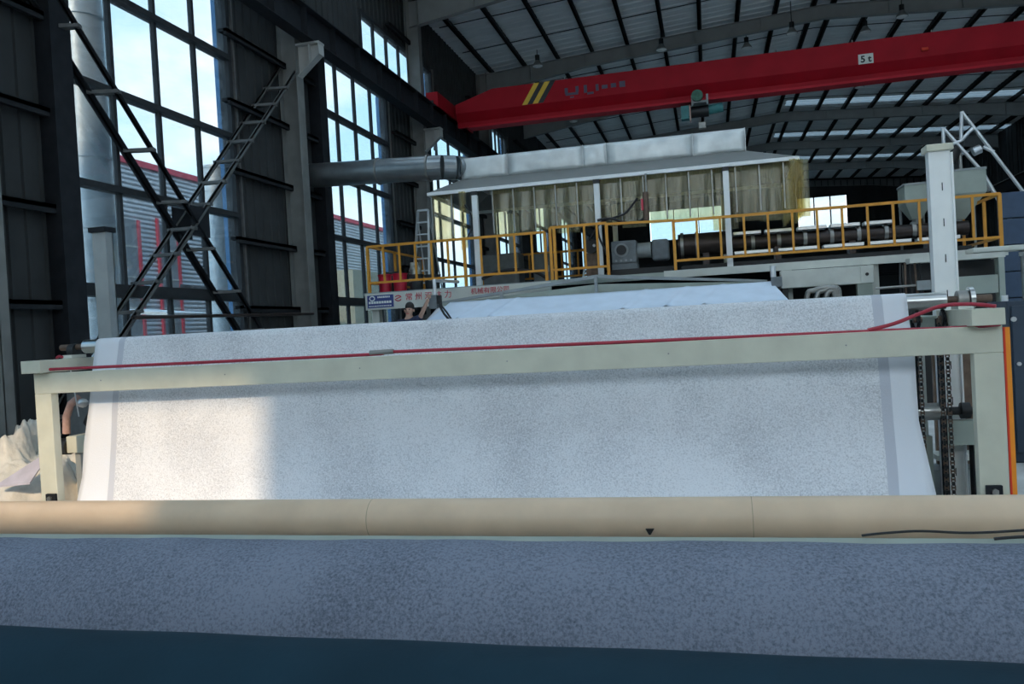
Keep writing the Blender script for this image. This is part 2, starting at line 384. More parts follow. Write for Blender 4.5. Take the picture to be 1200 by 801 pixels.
for k in range(10):
    y0, y1 = YF+8*k, YF+8*(k+1); wa, wb_ = y0+1.75, y0+6.05
    right_panel(y0, wa, 0, 12); right_panel(wb_, y1, 0, 12); right_panel(wa, wb_, 0, 1); right_panel(wa, wb_, 8.45, 12)
    if k > 6: right_panel(wa, wb_, 1, 8.45); continue
    n += 1; wo = empty('window_%d' % n, (XR, (wa+wb_)/2, 1), kind='structure')  # unseen windows added to bring daylight onto the roof and hood
    MB().box(XR-.06, XR+.16, wa-.05, wa+.05, 1, 8.45).box(XR-.06, XR+.16, wb_-.05, wb_+.05, 1, 8.45).box(XR-.06, XR+.16, wa, wb_, .95, 1.05).box(XR-.06, XR+.16, wa, wb_, 8.4, 8.5).build('frame', M['frame_metal'], wo)
    for c in range(4):
        if c: box('mullion', XR-.03, XR+.05, wa+1.075*c-.035, wa+1.075*c+.035, 1, 8.45, M['frame_metal'], wo)
        box('pane', XR+.018, XR+.026, wa+1.075*c+.03, wa+1.075*(c+1)-.03, 1.02, 8.42, M['glass'], wo)
wf = empty('wall_front', (0, YF, 0), kind='structure')
def fsheet(a, b, c, d): return MB().add([(a, YF-.03, c), (b, YF-.03, c), (b, YF-.03, d), (a, YF-.03, d)], [(0, 1, 2, 3)])
SX = -1.25                                   # right end of the unglazed bay the sun comes through
for x0, x1, a, b in ((XL, XR, 0, 5.4), (XL, XR, 9.8, 13), (XL, -8.2, 5.4, 9.8)):
    MB().box(x0, x1, YF-.12, YF, a, b).build('wall_panel', M['wall'], wf)
fsheet(-8.2, SX, 7.85, 9.8).build('frosted_panel', M['frost'], wf)  # added diffuser sheets, shaped to spread daylight and confine the sun patch
fsheet(-8.2, SX, 5.4, 6.35).build('frosted_panel', M['frost'], wf)
x = SX
while x < XR-.1:
    fsheet(x+.04, min(x+2.3, XR)-.04, 5.4, 9.8).build('frosted_panel', M['frost'], wf)
    MB().box(x-.04, x+.04, YF-.1, YF+.02, 5.4, 9.8).build('mullion', M['frame_metal'], wf); x += 2.3

# ---- roof
ceil_ = empty('ceiling', (RIDGE_X, 32, 12.8), kind='structure')
LIGHT_Y = [(-5, -3), (1, 3), (10, 12), (13, 15), (18, 20), (46.2, 47.4), (54.2, 55.4), (62.2, 63.4)]  # near strips are out of view, added to brighten the middle of the hall
ycuts = sorted(set([YF] + COLS[1:] + [YB] + [v for p in LIGHT_Y for v in p]))
for sgn, xe in ((-1, XL-.2), (1, XR+.2)):
    for y0, y1 in zip(ycuts[:-1], ycuts[1:]):
        light = any(a <= (y0+y1)/2 <= b for a, b in LIGHT_Y) and (sgn == 1 or y0 < 22)
        z0 = roof_z(RIDGE_X)+.2; z1 = roof_z(xe)+.2
        mb = MB(); X0, X1 = RIDGE_X, xe
        def sheet_quad(ya, yb, dz0, dz1):
            mb.add([(X0, ya, z0+dz0), (X1, ya, z1+dz0), (X1, yb, z0-z0+z1+dz1), (X0, yb, z0+dz1)], [(0,1,2,3)])
        # trapezoid ribs running up the slope
        y = y0
        while y < y1-1e-6:
            ye = min(y+.5, y1)
            sheet_quad(y, y+(ye-y)*.72, 0, 0); sheet_quad(y+(ye-y)*.72, y+(ye-y)*.8, 0, -.035); sheet_quad(y+(ye-y)*.8, y+(ye-y)*.92, -.035, -.035); sheet_quad(y+(ye-y)*.92, ye, -.035, 0)
            y = ye
        mb.build('roof_light' if light else 'roof_sheet', (M['rooflight'] if y0 < 22 else M['rooflight_old']) if light else M['roof'], ceil_)
px = [RIDGE_X-.35-1.36*k for k in range(10)] + [RIDGE_X+.35+1.36*k for k in range(10)]
for x in px:
    z = roof_z(x)
    MB().box(x-.05, x+.04, YF, YB, z, z+.19).box(x-.05, x+.1, YF, YB, z, z+.02).build('purlin', M['purlin'], ceil_)
for y in COLS:
    if y < YF: continue
    def low(x):
        d = abs(x-RIDGE_X); 
        return roof_z(x) - (.5 if d < 8.8 else .5 + (d-8.8)*.075)
    for sgn in (-1, 1):
        mb = MB(); xs_ = [RIDGE_X, RIDGE_X+sgn*8.8, RIDGE_X+sgn*13.1]
        web = [(xs_[0], roof_z(xs_[0])), (xs_[1], roof_z(xs_[1])), (xs_[2], roof_z(xs_[2])), (xs_[2], low(xs_[2])), (xs_[1], low(xs_[1])), (xs_[0], low(xs_[0]))]
        mb.prism(web, 'y', y-.012, y+.012)
        for a, b in ((0, 1), (1, 2)):
            for fn, t in ((roof_z, -.02), (low, .02)):
                A = Vector((xs_[a], y, fn(xs_[a])+t/2)); B = Vector((xs_[b], y, fn(xs_[b])+t/2)); mb.bar(A, B, .22, .02)
        for d in (2.2, 4.6, 7.0, 8.8, 11):
            xx = RIDGE_X+sgn*d; mb.box(xx-.006, xx+.006, y-.1, y+.1, low(xx), roof_z(xx))
        mb.build('rafter', M['rafter'], ceil_)
for y0 in COLS[3:8]:
    for dy in (2.7, 5.4):
        y = y0+dy
        for sgn in (-1, 1):
            xe = RIDGE_X+sgn*13
            MB().tube([(RIDGE_X, y, roof_z(RIDGE_X)+.1), (xe, y, roof_z(xe)+.1)], .018, 6).build('sag_rod', M['purlin'], ceil_)

# ---- columns
names = {8.05: 'grey steel column nearest the camera, cut by the left picture edge',
         16.05: 'grey steel column with pale corbel where the round galvanised duct starts',
         24.05: 'grey steel column rising behind the end carriage of the red crane',
         32.05: 'grey steel column behind the hood, fourth along the window wall'}
for y in COLS[2:6]:
    if y not in names: continue
    c = empty('steel_column', (XL+.3, y, 0), names[y], 'column', 'columns along the window wall')
    MB().box(-8.62, -8.6, y-.15, y+.15, 0, 11.9).box(-8.22, -8.2, y-.15, y+.15, 0, 11.9).box(-8.62, -8.2, y-.008, y+.008, 0, 11.9).build('shaft', M['column'], c)
    MB().prism([(-8.2, 7.86), (-7.68, 7.86), (-7.68, 7.62), (-8.2, 7.2)], 'y', y-.01, y+.01).box(-8.2, -7.66, y-.13, y+.13, 7.83, 7.87)\
        .bar((-8.2, y, 7.2), (-7.68, y, 7.62), .2, .02).box(-7.92, -7.9, y-.12, y+.12, 7.44, 7.84).box(-7.69, -7.67, y-.12, y+.12, 7.6, 7.86).build('corbel', M['corbel'], c)
    MB().box(-8.75, -8.1, y-.25, y+.25, 0, .03).build('base_plate', M['dark_steel'], c)

# ---- crane runway beams
for X, lab in ((-7.9, 'dark steel crane runway beam carried on corbels along the window wall'), (17.0, 'dark steel crane runway beam along the far right wall')):
    rb = empty('crane_runway_beam', (X, 32, 7.87), lab, 'beam')
    box('web', X-.006, X+.006, YF, YB, 7.9, 8.5, M['dark_steel'], rb)
    box('bottom_flange', X-.15, X+.15, YF, YB, 7.87, 7.89, M['dark_steel'], rb)
    box('top_flange', X-.17, X+.17, YF, YB, 8.5, 8.52, M['dark_steel'], rb)
    box('rail', X-.03, X+.03, YF, YB, 8.52, 8.6, M['dull_steel'], rb)
    if X < 0:
        me = mesh_of(MB().box(-.14, .14, -.006, .006, 0, .61), 'stiffener', M['dark_steel'])
        for k in range(30): inst('stiffener', me, rb, (X, 9+k*1.33, 7.89))

# ---- cross bracing between the first two columns
cbx = empty('cross_brace', (-8.4, 12.2, 0), 'dark X-shaped lattice cross brace in front of the nearest window', 'brace')
XI, XO = -8.25, -8.6
def ln(a, b, t): return Vector(a)+(Vector(b)-Vector(a))*t
Ai = (Vector((XI, 8.25, 7.5)), Vector((XI, 15.4, .45))); Ao = (Vector((XO, 8.25, 7.35)), Vector((XO, 15.4, .2)))
Bi = (Vector((XI, 15.95, 7.28)), Vector((XI, 8.6, .32))); Bo = (Vector((XO, 15.95, 7.42)), Vector((XO, 8.6, .30)))
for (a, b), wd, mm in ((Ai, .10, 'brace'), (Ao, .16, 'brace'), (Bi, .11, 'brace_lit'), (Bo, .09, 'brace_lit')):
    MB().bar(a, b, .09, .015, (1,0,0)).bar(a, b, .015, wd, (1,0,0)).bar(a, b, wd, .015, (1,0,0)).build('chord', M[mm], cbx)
for (p, q, nb_) in ((Ai, Ao, 10), (Bi, Bo, 15)):
    for k in range(1, nb_):
        t = k/nb_
        a = ln(p[0], p[1], t); b = ln(q[0], q[1], t); b.z = a.z - .01; b.y = q[0].y + (q[1].y-q[0].y)*((b.z-q[0].z)/(q[1].z-q[0].z))
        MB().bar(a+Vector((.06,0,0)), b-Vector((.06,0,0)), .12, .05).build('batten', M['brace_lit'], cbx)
for X in (XI, XO):
    MB().box(X-.012, X+.012, 12.0, 12.5, 3.45, 3.95).build('gusset_plate', M['brace'], cbx)
strut = tag(MB().tube([(-8.15, 10.3, 2.08), (-8.15, 15.9, 2.16)], .03, 8).build('tie_pipe', M['barrel']), 'thin brown horizontal pipe crossing the foot of the X brace', 'pipe')

# ---- outside: grey neighbour building, ducts, annex
nb = empty('neighbour_building', (-20, 40, 0), 'grey ribbed metal building with red trim seen through the windows', 'building')
BX, BT = -20, 8.3
box('wall', BX-6, BX-.03, 12, 53, -.06, BT, M['siding'], nb)
z = .1
mb = MB()
while z < BT-.1:
    mb.prism([(BX-.03, z), (BX+.03, z+.04), (BX+.03, z+.08), (BX-.03, z+.15)], 'y', 12, 53); z += .17
sdg = mb.build('siding_rib', M['siding'], nb); sdg['kind'] = 'stuff'
box('roof_trim', BX-.05, BX+.08, 12, 53, BT, BT+.22, M['trim_red'], nb)
for y0, y1, zt in ((24.72, 25.75, 6.5), (26.95, 28.0, 6.5), (31.3, 31.95, 6.4), (37, 38, 6.5)  ):
    wn = box('window', BX, BX+.05, y0, y1, .9, zt-.2, M['pane_dark'], nb)
    box('window_trim', BX, BX+.1, y0-.11, y0, -.06, zt, M['trim_red'], wn); box('window_trim', BX, BX+.1, y1, y1+.14, -.06, zt-.2, M['trim_red'], wn)
    k = .9
    while k < zt-.6: box('glazing_bar', BX+.05, BX+.07, y0, y1, k, k+.05, M['offwhite'], wn); k += 1.1
def duct(X, Y, r, zt, label):
    d = empty('exhaust_duct', (X, Y, -.06), label, 'duct')
    zz = -.06; k = 0
    while zz < zt:
        h = min(1.35, zt-zz)
        MB().tube([(X, Y, zz), (X, Y, zz+h)], r, 28).build('duct_section', M['duct_out'], d)
        MB().tube([(X, Y, zz+h-.03), (X, Y, zz+h+.03)], r+.03, 28).build('flange', M['duct_out'], d); zz += h
    return d
duct(-11.5, 13.57, .44, 14, 'tall wide galvanised exhaust duct standing outside the nearest window')
duct(-11.5, 17.8, .37, 5.9, 'shorter pale galvanised duct outside, near the blue window jamb')
an = empty('annex_shed', (-17, 40, 0), 'low cream annex with dark lean-to roof seen through second window', 'shed')
box('wall', -19, -16.5, 36.5, 48, -.06, 4.9, M['annex'], an); box('wall', -16, -14.2, 27, 31, -.06, 2.0, M['annex_blue'], an)
MB().prism([(-18.5, 3.9), (-13.6, 3.0), (-13.6, 2.85), (-18.5, 3.7)], 'y', 26, 34).build('lean_to_roof', M['dark_steel'], an)
for y in (26.3, 30, 33.7): box('post', -13.9, -13.8, y, y+.1, -.06, 2.95, M['dull_steel'], an)
cp = empty('canopy_frame', (-13, 17, 0), 'small white canopy on thin posts outside the nearest window', 'canopy')
MB().prism([(-15.5, 2.75), (-13.2, 2.5), (-13.2, 2.42), (-15.5, 2.65)], 'y', 18.2, 20.4).build('roof', M['white'], cp)
for y in (18.3, 20.2): box('post', -13.35, -13.27, y, y+.06, -.06, 2.45, M['white'], cp)
hut = empty('outdoor_cabinet', (-16, 21.5, 0), 'pale low cabinet row standing outside beneath the grey building', 'cabinet')
for k in range(3): box('cabinet_unit', -17, -16.4, 19.2+k*1.5, 20.5+k*1.5, -.06, 1.7+.1*k, M['offwhite'], hut, .02)

# ================================================================ OVERHEAD CRANE
GY = 25.7
cr_ = empty('bridge_crane', (4, GY, 8.6), 'red overhead bridge crane with hazard stripes spanning the hall', 'crane')
prof = [(GY-.26, 9.28), (GY-.26, 8.62), (GY-.07, 8.36), (GY-.07, 8.2), (GY+.07, 8.2), (GY+.07, 8.36), (GY+.26, 8.62), (GY+.26, 9.28)]
mb = MB().prism(prof, 'x', -6.35, 15.5)
# tapered ends
for xa, xb in ((-6.35, -7.6), (15.5, 16.7)):
    p2 = [(y, min(z, 8.9)) if z > 9 else (y, z) for y, z in prof]
    n_ = len(prof); mb.add([(xa, *p) for p in prof]+[(xb, *p) for p in p2], [(i, (i+1)%n_, n_+(i+1)%n_, n_+i) for i in range(n_)]+[tuple(range(n_)), tuple(range(n_, 2*n_))])
mb.build('girder', M['red'], cr_)
box('lower_flange', -7.2, 16.3, GY-.24, GY+.24, 8.13, 8.2, M['red_flange'], cr_)
for X in (-7.9, 17.0):
    ec = MB().box(X-.16, X+.22, 23.9, 27.7, 8.5, 8.94).build('end_carriage', M['red'], cr_, .01)
    for y in (24.3, 27.2): MB().tube([(X-.1, y, 8.68), (X+.1, y, 8.68)], .09, 14).build('wheel', M['black'], ec)
    MB().box(X-.08, X+.08, 23.84, 23.9, 8.6, 8.68).build('buffer', M['black'], ec)
for k, mm in enumerate(('yellow', 'black', 'yellow', 'black')):
    x0 = -5.40+.17*k
    MB().add([(x0, GY-.262, 8.64), (x0+.17, GY-.262, 8.64), (x0+.17+.42, GY-.262, 9.28), (x0+.42, GY-.262, 9.28), (x0, GY-.268, 8.64), (x0+.17, GY-.268, 8.64), (x0+.17+.42, GY-.268, 9.28), (x0+.42, GY-.268, 9.28)],
             [(0,1,2,3),(7,6,5,4),(0,4,5,1),(1,5,6,2),(2,6,7,3),(3,7,4,0)]).build('hazard_stripe', M[mm], cr_)
yl = GY-.264
mb = MB()
mb.box(-4.02, -3.92, yl-.006, yl, 8.82, 9.0).box(-3.68, -3.58, yl-.006, yl, 8.84, 9.02).box(-4.0, -3.6, yl-.006, yl, 8.76, 8.84).box(-3.86, -3.74, yl-.006, yl, 8.68, 8.72)
mb.build('girder_logo', M['letter'], cr_)
mb = MB()
for x0, x1, a, b in ((-3.42, -3.32, 8.78, 9.02), (-3.32, -3.12, 8.72, 8.79), (-3.05, -2.96, 8.8, 9.0), (-2.86, -2.68, 8.84, 8.95), (-2.58, -2.42, 8.84, 8.97), (-2.32, -2.14, 8.82, 9.0)):
    mb.box(x0, x1, yl-.006, yl, a, b)
mb.build('girder_lettering', M['letter'], cr_)['kind'] = 'stuff'
pl = box('load_plate', 4.53, 4.93, yl-.012, yl, 8.62, 8.9, M['offwhite'], cr_)
text('plate_lettering', '5 t', .26, Matrix.Translation((4.73, yl-.014, 8.67)) @ FACE_Y, M['black'], pl, .002, 'CENTER', .008)
mb = MB()
for k in range(9): mb.tube([(-6.1+2.1*k, GY-.2, 9.28), (-6.1+2.1*k, GY-.2, 9.36)], .02, 6)
mb.build('top_bolt', M['dull_steel'], cr_)['kind'] = 'stuff'
rl = MB().tube([(0, GY-.3, 8.42), (.16, GY-.3, 8.42)], .05, 8).build('signal_lamp', M['red_strip'], cr_)
rl.location = (6.2, 0, .4)
hs = empty('electric_hoist', (.1, GY, 7.9), 'green and teal electric hoist trolley hanging below the red crane', 'hoist')
MB().tube([(-.02, GY-.42, 8.26), (-.02, GY-.15, 8.26)], .17, 14).build('trolley_motor', M['green'], hs)
MB().box(-.2, .3, GY-.32, GY+.32, 8.06, 8.12).box(-.2, -.14, GY-.3, GY-.25, 8.0, 8.3).box(.24, .3, GY-.3, GY-.25, 8.0, 8.3).box(-.2, .3, GY+.25, GY+.3, 8.0, 8.3).build('trolley_frame', M['grey'], hs)
MB().tube([(-.25, GY, 7.86), (.3, GY, 7.86)], .17, 16).build('drum', M['black'], hs)
MB().tube([(.3, GY, 7.88), (.72, GY, 7.92)], .14, 16).build('lift_motor', M['teal'], hs)
MB().box(-.52, -.28, GY-.15, GY+.15, 7.66, 8.06).build('control_box', M['teal'], hs, .01)
MB().box(-.27, -.23, GY-.19, GY+.19, 7.6, 8.06).build('end_plate', M['pink'], hs)
MB().tube([(.02, GY-.03, 7.75), (.02, GY-.03, 7.52)], .012, 6).tube([(.16, GY+.03, 7.75), (.16, GY+.03, 7.52)], .012, 6).build('wire_rope', M['dull_steel'], hs)
MB().box(-.03, .2, GY-.06, GY+.06, 7.34, 7.54).build('hook_block', M['dull_steel'], hs, .02)

# ---- high bay lamps
def lamp(p, top, label):
    p = Vector(p); o = empty('high_bay_lamp', p, label, 'lamp', 'high bay lamps under the roof')
    P = []
    for r, dz in ((.07, .22), (.08, .16), (.11, .10), (.18, .0), (.20, -.05)):
        P.append([p + Vector((r*math.cos(2*math.pi*k/20), r*math.sin(2*math.pi*k/20), dz)) for k in range(21)])
    MB().grid(P).build('shade', M['dull_steel'], o, solid=.008)
    MB().tube([p+Vector((0,0,.16)), p+Vector((0,0,.36))], .085, 14).build('ballast', M['black'], o)
    MB().tube([p+Vector((0,0,-.085)), p+Vector((0,0,-.05))], [.12, .19], 20).build('lens', M['lamp_on'], o)
    MB().tube([p+Vector((0,0,.34)), (p.x, p.y, top)], .015, 6).build('rod', M['black'], o)
lp = [(at(630, 76, 30.5), 'leftmost high bay lamp hanging above the hazard stripes of the crane'), (at(775, 57, 31.0), 'high bay lamp hanging left of the roof centre, on the rafter above the crane'),
      (at(928, 38, 31.0), 'high bay lamp hanging above the crane, left of the 5 t plate'), (at(1057, 18, 31.0), 'high bay lamp nearest the top right of the picture'),
      (at(1014, 36, 33.2), 'oval high bay lamp right above the 5 t plate'), (at(875, 55, 33.2), 'oval high bay lamp close under the roof above the hoist'),
      (at(672, 141, 38.5), 'high bay lamp just below the crane girder and its blue lettering'), (at(1007, 101, 38.5), 'high bay lamp just below the right part of the crane girder')]
for p, lab in lp: lamp(p, roof_z(p.x)+.02, lab)

# ================================================================ HOOD, DUCT AND CURTAINS
HY = 17.0
hd = empty('extraction_hood', (-2, 18, 2.55), 'long galvanised extraction hood with sloping skirt over the platform', 'hood')
xs_ = [-5.03, -4.35, -2.05, -1.2, .87-2.05, .87]
xs_ = [-5.03, -4.0, -2.38, -1.9, -.15, .87]
for i in range(5):
    x0, x1 = xs_[i], xs_[i+1]; P = []
    for a in range(9):
        row = []
        for b in range(7):
            x = x0+(x1-x0)*a/8; z = 4.87+.45*b/6
            dd = math.sin(math.pi*a/8)*math.sin(math.pi*b/6)
            row.append((x, HY - .035*dd*random.uniform(.4, 1.5), z + (.012*math.sin(a*1.7+i) if b == 0 else 0)))
        P.append(row)
    MB().grid(P).build('front_panel', M['galv'], hd, solid=.004)
    MB().box(x1-.006, x1+.006, HY-.02, HY, 4.87, 5.33).build('standing_seam', M['galv'], hd)
MB().box(-5.03, .87, HY+.02, HY+2.2, 5.28, 5.31).box(.85, .87, HY, HY+2.2, 4.87, 5.31).box(-5.03, -5.01, HY, HY+2.2, 4.87, 5.31).box(-5.03, .87, HY+2.18, HY+2.2, 4.87, 5.31).build('top_box', M['galv'], hd)
def skirt(pts): return MB().add(pts, [tuple(range(len(pts)))])
o4 = [(-5.03, HY, 4.87), (.87, HY, 4.87), (.87, HY+2.2, 4.87), (-5.03, HY+2.2, 4.87)]
u4 = [(-5.64, HY-.5, 4.57), (1.79, HY-.5, 4.57), (1.79, HY+2.7, 4.57), (-5.64, HY+2.7, 4.57)]
for i in range(4):
    j = (i+1) % 4; skirt([o4[i], o4[j], u4[j], u4[i]]).build('skirt_panel', M['grey_sheet'], hd, solid=.006)
    A, B = Vector(u4[i]), Vector(u4[j]); MB().bar(A-Vector((0,0,.03)), B-Vector((0,0,.03)), .05, .07).build('rim_angle', M['white'], hd)
for X in (-4.62, -2.07, .445):
    for Y in (HY-.5, HY+2.6):
        po = box('support_post', X-.055, X+.055, Y-.055, Y+.055, 2.55, 4.42, M['white'], hd)
        box('post_head', X-.065, X+.065, Y-.065, Y+.065, 4.42, 4.50, M['black'], po)
# strip curtain
cu = empty('strip_curtain', (-2, HY-.45, 3.5), 'yellowed clear plastic strip curtain hanging around the hood', 'curtain')
def strip(x0, x1, Yc, zb, amp, seed, ax='x'):
    rnd = random.Random(seed); P = []; ph = rnd.uniform(0, 6)
    for a in range(9):
        row = []; u = a/8; xx = x0+(x1-x0)*u
        for b in range(11):
            v = b/10; z = 4.52+(zb-4.52)*v
            off = amp*(.3+.7*v)*math.sin(u*9+ph+v*.4)+.002*math.sin(v*5+ph*2+u*3)+rnd.uniform(-.001, .001)
            k = 1-.06*v*rnd.uniform(.5, 1)
            xv = (xx-(x0+x1)/2)*k+(x0+x1)/2
            row.append((xv, Yc+off, z) if ax == 'x' else (Yc+off, xv, z))
        P.append(row)
    return MB().grid(P).build('strip', M['pvc'], cu, solid=.003)
sw = .445; X = -5.6; k = 0
while X < 1.75:
    gap = (-5.0 < X+.2 < -4.5) or (-.02 < X+.2 < .3)
    if not gap: strip(X-.03, X+sw+.02, HY-.36+.03*(k % 2), 3.58 + random.uniform(-.08, .06) - (.2 if k > 12 else 0), .03, k)
    MB().box(X-.014, X+.014, HY-.42, HY-.41, 3.62, 4.5).build('strip_seam', M['dull_steel'], cu)
    X += sw; k += 1
for j in range(6):
    Y = HY-.45+j*.5
    strip(Y, Y+.5, 1.75, 3.55, .04, 60+j, 'y')
# bunched strip ends
for X, n_ in ((1.62, 5), (-4.95, 2)):
    for q in range(n_): strip(X+q*.04, X+.1+q*.04, HY-.56+.02*q, 3.3+.05*q, .05, 120+q)

du = empty('round_duct', (-7, 16.9, 5.25), 'round galvanised duct running from the window wall into the hood', 'duct')
PY = 16.9
segs = [(-8.9, -6.88), (-6.88, -5.72)]
for a, b in segs:
    MB().tube([(a, PY, 5.3-.04*(a+8.9)), (b, PY, 5.3-.04*(b+8.9))], .265, 28).build('duct_section', M['galv_duct'], du)
for x in (-6.88, -5.72): MB().tube([(x-.02, PY, 5.3-.04*(x+8.9)), (x+.02, PY, 5.3-.04*(x+8.9))], .295, 28).build('flange', M['dull_steel'], du)
z0 = 5.3-.04*3.18; pts = [(-5.72, PY, z0), (-5.42, PY+.03, z0-.01), (-5.18, PY+.15, z0-.02), (-5.02, PY+.38, z0-.02), (-4.98, PY+.6, z0-.02)]
for i in range(4):
    MB().tube([pts[i], pts[i+1]], .262 - .003*i, 24, cap=False, sm=False).build('elbow_segment', M['galv_duct'], du)

# ================================================================ PLATFORM, RAILS, MACHINE
PZ = 2.52; PYF = 16.0
pf = empty('machine_platform', (-1, 17.5, 0), 'raised steel machine platform with cream edge beam and printed fascia', 'platform')
box('deck', -7.0, 5.15, PYF-.02, 20.2, PZ-.06, PZ, M['grey'], pf)
fa = box('fascia_board', -6.96, -3.0, PYF-.06, PYF-.02, 2.16, 2.5, M['offwhite'], pf)
box('edge_beam', -.8, 5.1, PYF-.1, PYF-.02, PZ-.12, PZ+.02, M['offwhite'], pf)
box('edge_beam', -3.0, -.8, PYF-.1, PYF-.02, PZ-.12, PZ, M['grgreen'], pf)
for x in (-6.8, -4.9, 1.45, 2.95, 5.0):
    for y in (16.15, 20.0): MB().box(x-.08, x+.08, y-.08, y+.08, 0, PZ-.06).build('leg', M['offwhite'] if y < 17 else M['dark_steel'], pf)
for k in range(4): box('joist', -6.9, 5.1, 16.6+k*1.0, 16.7+k*1.0, PZ-.24, PZ-.06, M['dark_steel'], pf)
yS = PYF-.062
bs = box('notice_panel', -6.91, -6.33, yS-.008, yS, 2.2, 2.46, M['signblue'], pf)
mb = MB(); 
ring = [(-6.8+.055*math.cos(t*.524), yS-.012, 2.395+.045*math.sin(t*.524)) for t in range(13)]
mb.tube(ring, .012, 6)
r2 = random.Random(3)
for row, (zz, h, x0) in enumerate(((2.40, .035, -6.68), (2.285, .05, -6.88), (2.225, .02, -6.88))):
    x = x0
    while x < -6.42:
        ww = r2.uniform(.02, .045) if row != 1 else .045
        mb.box(x, x+ww, yS-.012, yS-.008, zz, zz+h); x += ww+.012
mb.build('notice_print', M['white'], bs)['kind'] = 'stuff'
lg = MB()
for t0, t1 in ((.3, 2.6), (3.4, 5.8)):
    lg.tube([(-6.225+.07*math.cos(t0+(t1-t0)*i/8), yS-.005, 2.37+.055*math.sin(t0+(t1-t0)*i/8)) for i in range(9)], .011, 6)
lg.bar((-6.27, yS-.005, 2.36), (-6.18, yS-.005, 2.39), .01, .02); lg.build('fascia_logo', M['signred'], fa)
text('fascia_lettering', '常 州 双 达 力', .165, Matrix.Translation((-6.07, yS-.004, 2.325)) @ FACE_Y, M['signred'], fa, .003)
text('fascia_lettering', '机械有限公司', .135, Matrix.Translation((-4.66, yS-.004, 2.36)) @ FACE_Y, M['signred'], fa, .003)

def rail_section(x0, x1, y, bal, label, posts, zt=3.49, zb=2.73, y2=None):
    r = empty('guard_rail', ((x0+x1)/2, y, PZ), label, 'railing', 'orange guard rails on the platform')
    MB().bar((x0, y, zt), (x1, y, zt), .05, .05).build('top_rail', M['orange'], r)
    MB().bar((x0, y, zb), (x1, y, zb), .045, .045).build('bottom_rail', M['orange'], r)
    for x in posts: MB().box(x-.028, x+.028, y-.028, y+.028, PZ, zt).build('post', M['orange'], r)
    me = mesh_of(MB().box(-.02, .02, -.02, .02, 0, zt-zb), 'baluster', M['orange'])
    for x in bal: inst('baluster', me, r, (x, y, zb))
    return r
yr = PYF+.06
ra = rail_section(-6.9, -3.1, yr, [-6.9+.353*k for k in range(1, 11) if k not in (6,)], 'long orange guard rail above the printed fascia on the left', (-6.9, -4.78, -3.1))
MB().bar((-6.9, yr, 3.49), (-6.9, 19.5, 3.49), .045, .045).bar((-6.9, yr, 2.73), (-6.9, 19.5, 2.73), .045, .045).build('return_rail', M['orange'], ra)
for y in (17.6, 19.5): box('post', -6.925, -6.875, y-.025, y+.025, PZ, 3.49, M['orange'], ra)
rail_section(-2.98, -1.86, yr-.04, [-2.62, -2.3, -2.05], 'short double-posted orange guard rail gate in the middle of platform', (-2.98, -2.9, -1.86), 3.56, 2.72)
MB().bar((-1.86, yr-.04, 3.54), (-.58, yr-.04, 3.5), .045, .045).build('gate_chain_bar', M['orange'], bpy.data.objects['guard_rail.001'])
rc = rail_section(-.58, 5.05, yr, [-.58+.433*k for k in range(1, 13)], 'long orange guard rail in front of the extruder on the right', (-.58, 5.05))
MB().bar((5.05, yr, 3.49), (5.05, 18.2, 3.49), .045, .045).bar((5.05, yr, 2.73), (5.05, 18.2, 2.73), .045, .045).build('return_rail', M['orange'], rc)
for y in (16.9, 18.2): box('post', 5.025, 5.075, y-.025, y+.025, PZ, 3.49, M['orange'], rc)
rail2 = rail_section(-5.4, -2.6, 19.6, [-5.0+.4*k for k in range(6)], 'thin rear guard rail glimpsed under the strip curtain', (-5.4, -2.6), 3.4, 2.8)

# things standing on the platform, left
def bucket(x, y, r, h, mm, label, lid=False):
    b = empty('bucket', (x, y, PZ), label, 'bucket')
    P = [[(x+rr*math.cos(2*math.pi*k/20), y+rr*math.sin(2*math.pi*k/20), PZ+zz) for k in range(21)] for rr, zz in ((.001, .002), (r*.85, .002), (r*.87, .01), (r, h))]
    MB().grid(P).build('body', mm, b, solid=.006)
    MB().tube([(x, y, PZ+h-.025), (x, y, PZ+h-.005)], r+.015, 20, cap=False).build('rim', mm, b, solid=.004)
    MB().tube([(x-r, y, PZ+h-.03), (x-r*.8, y-r*.4, PZ+h*.72), (x, y-r-.02, PZ+h*.6), (x+r*.8, y-r*.4, PZ+h*.72), (x+r, y, PZ+h-.03)], .006, 6).build('handle', M['dull_steel'], b)
bucket(-6.72, 16.5, .14, .4, M['bucket'], 'red plastic bucket at the left end of the platform')
bucket(-6.38, 16.5, .15, .4, M['bucket'], 'red plastic bucket, second from the left end of the platform')
bucket(-6.72, 16.9, .13, .48, M['bin'], 'black bucket behind the leftmost red bucket')
bucket(-6.05, 16.6, .15, .36, M['bin'], 'black bucket with a clear bag, right of the red buckets')
bag = []
for i in range(7):
    t = i/6; rr = .14*(1-.25*t)*(1+.1*math.sin(i*2.1)); bag.append([(-6.06+rr*math.cos(2*math.pi*k/14)*(1+.12*math.sin(k*3+i)), 16.6+rr*math.sin(2*math.pi*k/14), PZ+.2+.42*t) for k in range(15)])
tag(MB().grid(bag).build('plastic_bag', M['poly'], None, solid=.003), 'cloudy clear plastic bag standing up in the black bucket', 'bag')
bucket(-5.72, 16.7, .17, .34, M['bin'], 'wide black bucket right of the bagged bucket')
la = empty('step_ladder', (-6.4, 18.2, PZ), 'white aluminium step ladder standing at the left end of the platform', 'ladder')
A0, A1, B0, B1 = Vector((-6.62, 17.9, PZ)), Vector((-6.53, 18.3, 4.5)), Vector((-6.22, 17.9, PZ)), Vector((-6.27, 18.3, 4.5))
